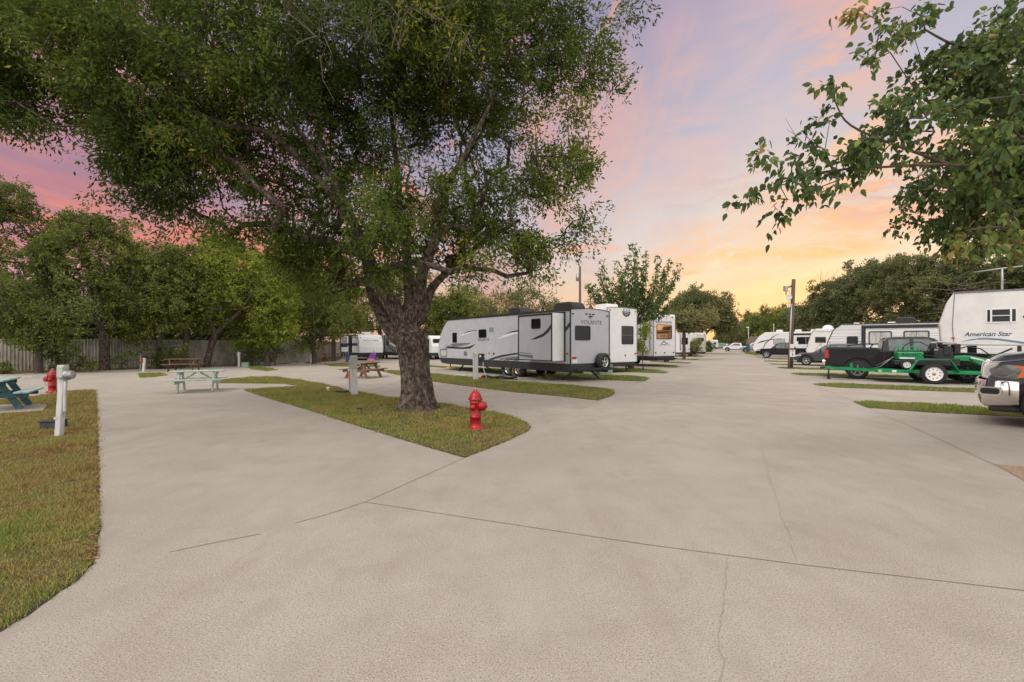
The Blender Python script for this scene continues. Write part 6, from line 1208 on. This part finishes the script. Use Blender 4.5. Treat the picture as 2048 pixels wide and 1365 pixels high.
table('brown wooden picnic table behind the white square post', (-7.25, 22.25), R(72), 1.7, 'wood')
table('long brown picnic table beside the fence', (-19.9, 27.6), R(18), 1.85, 'wood2')
table('small red brown picnic table far back by the fence end', (-17.4, 43.8), R(10), 1.8, 'wood')
# ================================================================== utility posts
def ppost(label, base, h, w, d, m='post', capm='postgreen', lean=(0, 0), rz=0, meter=False, cap=.28, name='utility_post', grp='utility posts at the parking sites'):
    t = thing(name, label, 'post', (base[0], base[1], 0), rz, grp); lx_, ly_ = lean
    mb = MB(); vs = [(sx*w/2+(lx_ if k else 0), sy*d/2+(ly_ if k else 0), z) for k, z in enumerate((-.02, h-cap)) for sx, sy in ((-1, -1), (1, -1), (1, 1), (-1, 1))]
    mb.add(vs, [(0, 1, 2, 3), (4, 5, 6, 7), (0, 1, 5, 4), (1, 2, 6, 5), (2, 3, 7, 6), (3, 0, 4, 7)], False); mb.build('shaft', M[m], t, bev=.012)
    mb = MB(); e = .012; mb.box(lx_-w/2-e, lx_+w/2+e, ly_-d/2-e, ly_+d/2+e, h-cap, h); mb.build('cap', M[capm], t, bev=.012)
    return t
x, y, _ = G(118, 872)
t = ppost('white leaning utility post with a round meter on the near left lawn', (x, y), 1.27, .095, .095, lean=(.055, .02), cap=.23)
mb = MB(); mb.box(.02, .13, -.07, .05, 1.04, 1.24); mb.build('meter_box', M['postgreen'], t, bev=.01)
mb = MB(); mb.lathe([(.082, .06), (.09, .07), (.09, .11), (.075, .115), (.074, .17), (.05, .19), (.001, .195)], (.07, 0, 1.09), 'x', 20); mt_ = mb.build('meter_glass', M['metal'], t)
mb = MB(); mb.tube([(.115, .0, .98), (.105, 0, .85), (.10, 0, .45), (.095, 0, .42)], .022, 8); mb.build('conduit', M['post'], t)
x, y, _ = G(709, 791)
t = ppost('tall square white post in the grass left of the big trunk', (x, y), 1.27, .21, .21, capm='postgreen', lean=(-.03, 0), cap=.42, rz=R(20))
mb = MB(); mb.tube([(.10, -.08, 1.0), (.16, -.10, 1.02), (.17, -.10, .95), (.12, -.09, .9)], .012, 6); mb.build('hook', M['white'], t)
x, y, _ = G(702.5, 788)
t = ppost('short mossy post with an orange marker beside the square white post', (x-.02, y+.12), .80, .16, .12, m='postgreen', capm='post', cap=.05, lean=(-.04, 0), rz=R(20), name='marker_post')
mb = MB(); mb.prism(rr(-.085, .005, .42, .72, .01), 0, .006, lambda a, b, t_2: (a, -.062-t_2, b)); mb.build('orange_marker', M['orange'], t)
x, y, _ = G(951, 760)
t = ppost('white power post with black outlet box beside the long grey trailer', (x, y), 1.24, .22, .2, capm='post', cap=.1, rz=R(15))
mb = MB(); mb.box(.13, .38, -.10, .08, .82, 1.20); mb.box(.11, .14, -.08, .08, .95, 1.15); ob_ = mb.build('outlet_box', M['black'], t, bev=.01); mb = MB(); mb.box(.16, .24, -.106, -.10, 1.03, 1.14); mb.build('sticker', M['white'], ob_)
mb = MB(); mb.box(.38, .42, -.08, -.0, 1.10, 1.17); mb.box(.38, .42, -.08, -.0, .95, 1.02); mb.build('plug', M['black'], ob_)
mb = MB(); mb.tube([(.40, -.06, .98), (.34, -.08, .85), (.33, -.10, .60), (.38, -.14, .38), (.46, -.18, .15), (.48, -.2, .03)], .016, 7); mb.build('cable', M['whitehose'], t)
x, y, _ = G(281, 738.5)
t = ppost('thin white post left of the long brown picnic table', (x, y), .98, .07, .07, cap=.05); 
x, y, _ = G(283.5, 744)
t = ppost('short post with an orange red marker left of the long brown picnic table', (x+.1, y), .80, .13, .09, capm='post', cap=.04, name='marker_post', lean=(.06, 0)); mb = MB(); mb.prism(rr(-.03, .03, .5, .74, .01), 0, .006, lambda a, b, t_2: (a+.03, -.047-t_2, b)); mb.build('orange_marker', M['orange'], t)
for i, (px_, py_, hh, lb) in enumerate(((478, 734.5, 1.06, 'white post with side tap left of the green utility box'), (622, 726.5, 1.02, 'leaning white post before the dark stems of the olive tree'))):
    x, y, _ = G(px_, py_); t = ppost(lb, (x, y), hh, .12, .12, cap=.14, capm='post', lean=(-.06*i, 0)); mb = MB(); mb.box(-.14, -.05, -.05, .05, hh-.24, hh-.14); mb.build('tap', M['metal'], t)
# valve boxes and small things in the grass
def box_thing(name, label, cat, loc, dims, m, bev=.02, rz=0, lid=None):
    t = thing(name, label, cat, loc, rz); a, b_, c = dims; mb = MB(); mb.box(-a/2, a/2, -b_/2, b_/2, -.01, c); mb.build('box', M[m], t, bev=bev)
    mb = MB(); mb.box(-a/2-.015, a/2+.015, -b_/2-.015, b_/2+.015, c, c+.02); mb.build('lid', M[lid or m], t, bev=.006); return t
M['boxgrey'] = mat('weathered_plastic', (.055, .055, .062), .7, var=.4, vscale=9)
x, y, _ = G(97, 860); box_thing('valve_box', 'dark grey box lying in the grass left of the leaning white post', 'valve box', (x-.02, y+.12, 0), (.32, .24, .15), 'boxgrey', rz=R(8))
t = thing('capped_pipe', 'small white pipe cap on the dark box by the leaning post', 'pipe cap', (x+.06, y+.16, .17), 0); mb = MB(); mb.lathe([(.05, 0), (.052, .05), (.045, .07), (.001, .072)], n=14); mb.build('cap', M['whitehose'], t); mb = MB(); mb.tube([(-.03, -.01, .03), (-.09, -.02, .02)], .02, 8); mb.build('spout', M['whitehose'], t)
x, y, _ = G(682, 788); box_thing('valve_box', 'brown valve box in the grass left of the mossy post', 'valve box', (x, y+.08, 0), (.36, .26, .08), 'boxgrey', rz=R(-10))
x, y, _ = G(656, 783); t = thing('drain_pipe', 'small white pipe stub in the grass left of the brown valve box', 'pipe', (x, y, 0)); mb = MB(); mb.lathe([(.045, -.02), (.045, .09), (.055, .10), (.055, .14), (.03, .145), (.03, .10), (.001, .1)], n=14); mb.build('pipe', M['whitehose'], t)
x, y, _ = G(722, 831); t = thing('garden_light', 'small black stake light in the grass left of the trunk', 'garden light', (x, y, 0)); mb = MB(); mb.tube([(0, 0, -.02), (0, 0, .15)], .009, 6); mb.build('stake', M['black'], t); mb = MB(); mb.box(-.10, .02, -.03, .03, .14, .17); mb.build('lamp_head', M['black'], t, bev=.006)
x, y, _ = G(491, 735); box_thing('utility_box', 'green electrical box beside the low hanging light green tree', 'utility box', (x, y, 0), (.42, .34, .34), 'utilgreen', rz=R(15))
x, y, _ = G(1155, 752); box_thing('utility_box', 'green grey box in the grass behind the spare wheel of the long trailer', 'utility box', G(1205, 750)[:2]+(0,), (.9, .6, .55), 'utilgreen', rz=R(30))
def stop(label, px_, py_, rz, L=1.6): 
    x, y, _ = G(px_, py_); t = thing('parking_stop', label, 'parking stop', (x, y, 0), rz, 'concrete parking stops'); mb = MB(); mb.prism([(-.09, 0), (-.06, .12), (.06, .12), (.09, 0)], -L/2, L/2, lambda a, b, t_2: (t_2, a, b)); mb.build('bar', M['cblock'], t, bev=.012)
stop('concrete parking stop by the fence at the left edge', 42, 757, R(22), 3.0); stop('concrete parking stop right of the green utility box', 530, 731, R(25), 1.1); stop('concrete parking stop between the low green tree and the leaning white post', 597, 728.5, R(28), 1.1); stop('pale concrete slab right of the small red brown picnic table', 668, 726.5, R(20), 1.3)
# camp gear
x, y = G(694, 726)[:2]
t = thing('folding_chair', 'folded blue camp chair before the small white trailer', 'chair', (x, y-.0, 0), R(10)); mb = MB(); mb.prism([(-.12, .1), (-.05, .95), (.12, .98), (.2, .35), (.1, .05)], -.08, .08); mb.build('fabric', M['bluefab'], t, bev=.03); mb = MB(); mb.tube([(-.2, 0, 0), (-.08, 0, .95)], .015, 5); mb.tube([(-.35, 0, 0), (-.3, 0, .8)], .015, 5); mb.tube([(.1, 0, 0), (.15, 0, .9)], .015, 5); mb.build('frame', M['metal'], t)
t = thing('folding_chair', 'purple and pink folding chair before the small white trailer', 'chair', (x+2.3, y-.2, 0), R(-10)); mb = MB(); mb.prism([(-.42, .35), (-.15, .75), (.12, .88), (.25, .72), (.12, .35)], -.22, .22); mb.build('backrest', M['purple'], t, bev=.05); mb = MB(); mb.prism([(-.42, .14), (-.38, .40), (.12, .38), (.06, .12)], -.22, .22); mb.build('seat', M['pink'], t, bev=.04)
mb = MB(); 
for a in (-.38, .08): mb.tube([(a, -.2, 0), (a+.1, -.2, .4)], .014, 5); mb.tube([(a+.1, .2, 0), (a, .2, .4)], .014, 5)
mb.build('frame', M['metal'], t)
# sewer hose on its supports beside the grey trailer
hx0 = np.array(G(965, 757.5)[:2]); hx1 = np.array(G(1032, 760)[:2])
t = thing('sewer_hose', 'black ribbed sewer hose on a low support under the long grey trailer', 'hose', (hx0[0], hx0[1], 0)); mb = MB(); pts_ = [Vector(((hx1-hx0)[0]*f, (hx1-hx0)[1]*f+.05*math.sin(9*f), .10+.03*math.sin(14*f))) for f in np.linspace(0, 1, 22)]; mb.tube(pts_, [.062 if i % 2 else .05 for i in range(22)], 8); mb.build('hose', M['hose'], t)
for f in np.linspace(.03, .97, 12): q = (hx1-hx0)*f; mb = MB(); mb.box(q[0]-.10, q[0]-.07, q[1]-.1, q[1]+.1, 0, .12); mb.box(q[0]+.07, q[0]+.10, q[1]-.1, q[1]+.1, 0, .12); mb.box(q[0]-.10, q[0]+.10, q[1]-.02, q[1]+.02, .0, .04); mb.build('support', M['black'], t)
mb = MB(); mb.lathe([(.075, 0), (.075, .12), (.001, .12)], (-.12, 0, .05), 'x', 12); mb.build('fitting', M['orange'], t)
hx = np.array(G(905, 754)[:2]); t = thing('water_hose', 'white water hose lying on the grass left of the power post', 'hose', (hx[0], hx[1], 0)); mb = MB(); mb.tube([(0, 0, .03), (.25, .05, .10), (.5, -.05, .06), (.75, .0, .03), (1.0, -.1, .02)], .018, 6); mb.build('hose', M['whitehose'], t)

v_m = Matrix.Translation(v.root.location) @ Matrix.Rotation(v.root.rotation_euler[2], 4, 'Z')
def vl(a, b, z=0): q = v_m @ Vector((a, b, z)); return (q.x, q.y, q.z)
t = thing('jack_block', 'yellow levelling blocks under the tongue of the long grey trailer', 'block', vl(12.75, 0), v.root.rotation_euler[2]); mb = MB(); mb.box(-.22, .22, -.22, .22, 0, .05); mb.box(-.18, .18, -.18, .18, .05, .10); mb.build('blocks', M['yellow'], t, bev=.01)
t = thing('wheel_chock', 'yellow chock wedged between the wheels of the long grey trailer', 'wheel chock', vl(4.26, Wv/2-.16), v.root.rotation_euler[2]); mb = MB(); mb.box(-.06, .06, -.08, .12, .10, .62); mb.build('block', M['yellow'], t, bev=.01); mb = MB(); mb.box(-.07, .07, -.09, .13, .3, .36); mb.build('band', M['orange'], t)
for lb, a, b in (('concrete block under the left rear jack of the long grey trailer', .55, 1.15), ('concrete block under the right rear jack of the long grey trailer', .55, -1.15)):
    t = thing('concrete_block', lb, 'block', vl(a, b), v.root.rotation_euler[2]); mb = MB(); mb.box(-.2, .2, -.12, .12, 0, .025); mb.build('slab', M['cblock'], t, bev=.006)
# brown dry bush by the rear of the grey trailer
x, y = vl(1.6, 1.25)[:2]
shrub('dry_shrub', 'low dry brown weed clump beside the rear jack of the long grey trailer', CX+x/y*F, y, [(CX+x/y*F, 757, .45, .35, .16)], 'leaf_olive', 130, 26, per=30, size=.07, base_t=.92, cat='weeds', spread=.2)
# ================================================================== poles
x, y, _ = G(1580.5, 737.5)
t = thing('utility_pole', 'wooden pole with lamp box, dish and speed sign in the strip right of the road', 'pole', (x, y, 0)); mb = MB(); mb.tube([(0, 0, -.05), (.10, 0, 3), (.23, 0, 5.95)], [.15, .13, .115], 12); mb.build('mast', M['pole'], t)
mb = MB(); mb.tube([(-.13, -.12, .0), (-.08, -.12, 2.2), (.02, -.12, 4.3)], .045, 8); mb.tube([(-.16, -.1, 3.2), (-.13, -.1, 5.2)], .02, 6); mb.build('conduit', M['metal'], t)
mb = MB(); mb.box(-.42, -.18, -.1, .1, 5.15, 5.50); mb.build('lamp_box', M['metal'], t, bev=.02); mb = MB(); mb.tube([(-.2, 0, 5.4), (-.02, 0, 5.45), (.15, 0, 5.55)], .05, 6); mb.tube([(-.28, 0, 5.15), (-.28, 0, 4.9)], .03, 6); mb.build('bracket', M['black'], t)
mb = MB(); mb.lathe([(.001, .04), (.12, .03), (.205, -.03), (.21, -.04), (.12, .015), (.001, .025)], (-.19, -.16, 4.74), 'y', 20); mb.build('dish', M['white2'], t)
mb = MB(); mb.tube([(-.05, 0, 4.35), (-.2, -.02, 4.38), (-.36, -.02, 4.28), (-.40, -.02, 4.15)], .02, 5); mb.build('cable', M['black'], t)
mb = MB(); mb.box(.12, .38, -.25, -.13, 1.45, 1.80); mb.box(-.13, .12, -.24, -.13, 1.35, 1.62); mb.build('junction_box', M['white2'], t, bev=.01)
mb = MB(); mb.prism(rr(-.14, .20, .78, 1.25, .02), 0, .01, lambda a, b, t_2: (a, -.19-t_2, b)); sg_ = mb.build('sign_plate', M['white'], t); mb = MB(); text_mb(mb, 'SPEED\nLIMIT', .07, lambda a, b, t_2: (a, -.203-t_2, b), .03, 1.16, t=.002, bold=.01); text_mb(mb, '5', .26, lambda a, b, t_2: (a, -.203-t_2, b), .03, .93, t=.002, bold=.02); mb.build('lettering', M['black'], sg_)
mb = MB(); mb.tube([(.1, -.1, .75), (.16, -.14, .5), (.12, -.1, .3)], .015, 5); mb.build('loop', M['metal'], t)
x, y = P(1160, 0, 62)[:2]; t = thing('utility_pole', 'tall thin wooden pole with transformer behind the grey trailer roof', 'pole', (x, y, 0)); mb = MB(); mb.tube([(0, 0, -.05), (0, 0, 12.2)], [.2, .14], 8); mb.build('mast', M['pole'], t); mb = MB(); mb.lathe([(.001, 0), (.24, 0), (.24, .95), (.001, 1.0)], (-.32, 0, 10.2), 'z', 12); mb.build('transformer', M['metal'], t)
x, y = P(1497, 0, 94)[:2]; t = thing('lamp_pole', 'thin grey far pole beside the white pickups', 'pole', (x, y, 0)); mb = MB(); mb.tube([(0, 0, 0), (0, 0, 5.0)], .09, 6); mb.build('mast', M['metal'], t); mb = MB(); mb.box(-.4, .1, -.1, .1, 4.9, 5.15); mb.build('lamp', M['white'], t, bev=.03)
x, y = P(1496, 0, 88)[:2]; t = thing('portable_sign', 'blue green board at the foot of the far grey pole', 'sign', (x, y, 0)); mb = MB(); mb.box(-.3, .3, -.05, .05, .2, 1.6); mb.build('board', M['teal'], t, bev=.01); mb = MB(); mb.box(-.25, -.2, -.04, .04, 0, .2); mb.box(.2, .25, -.04, .04, 0, .2); mb.build('feet', M['metal'], t)
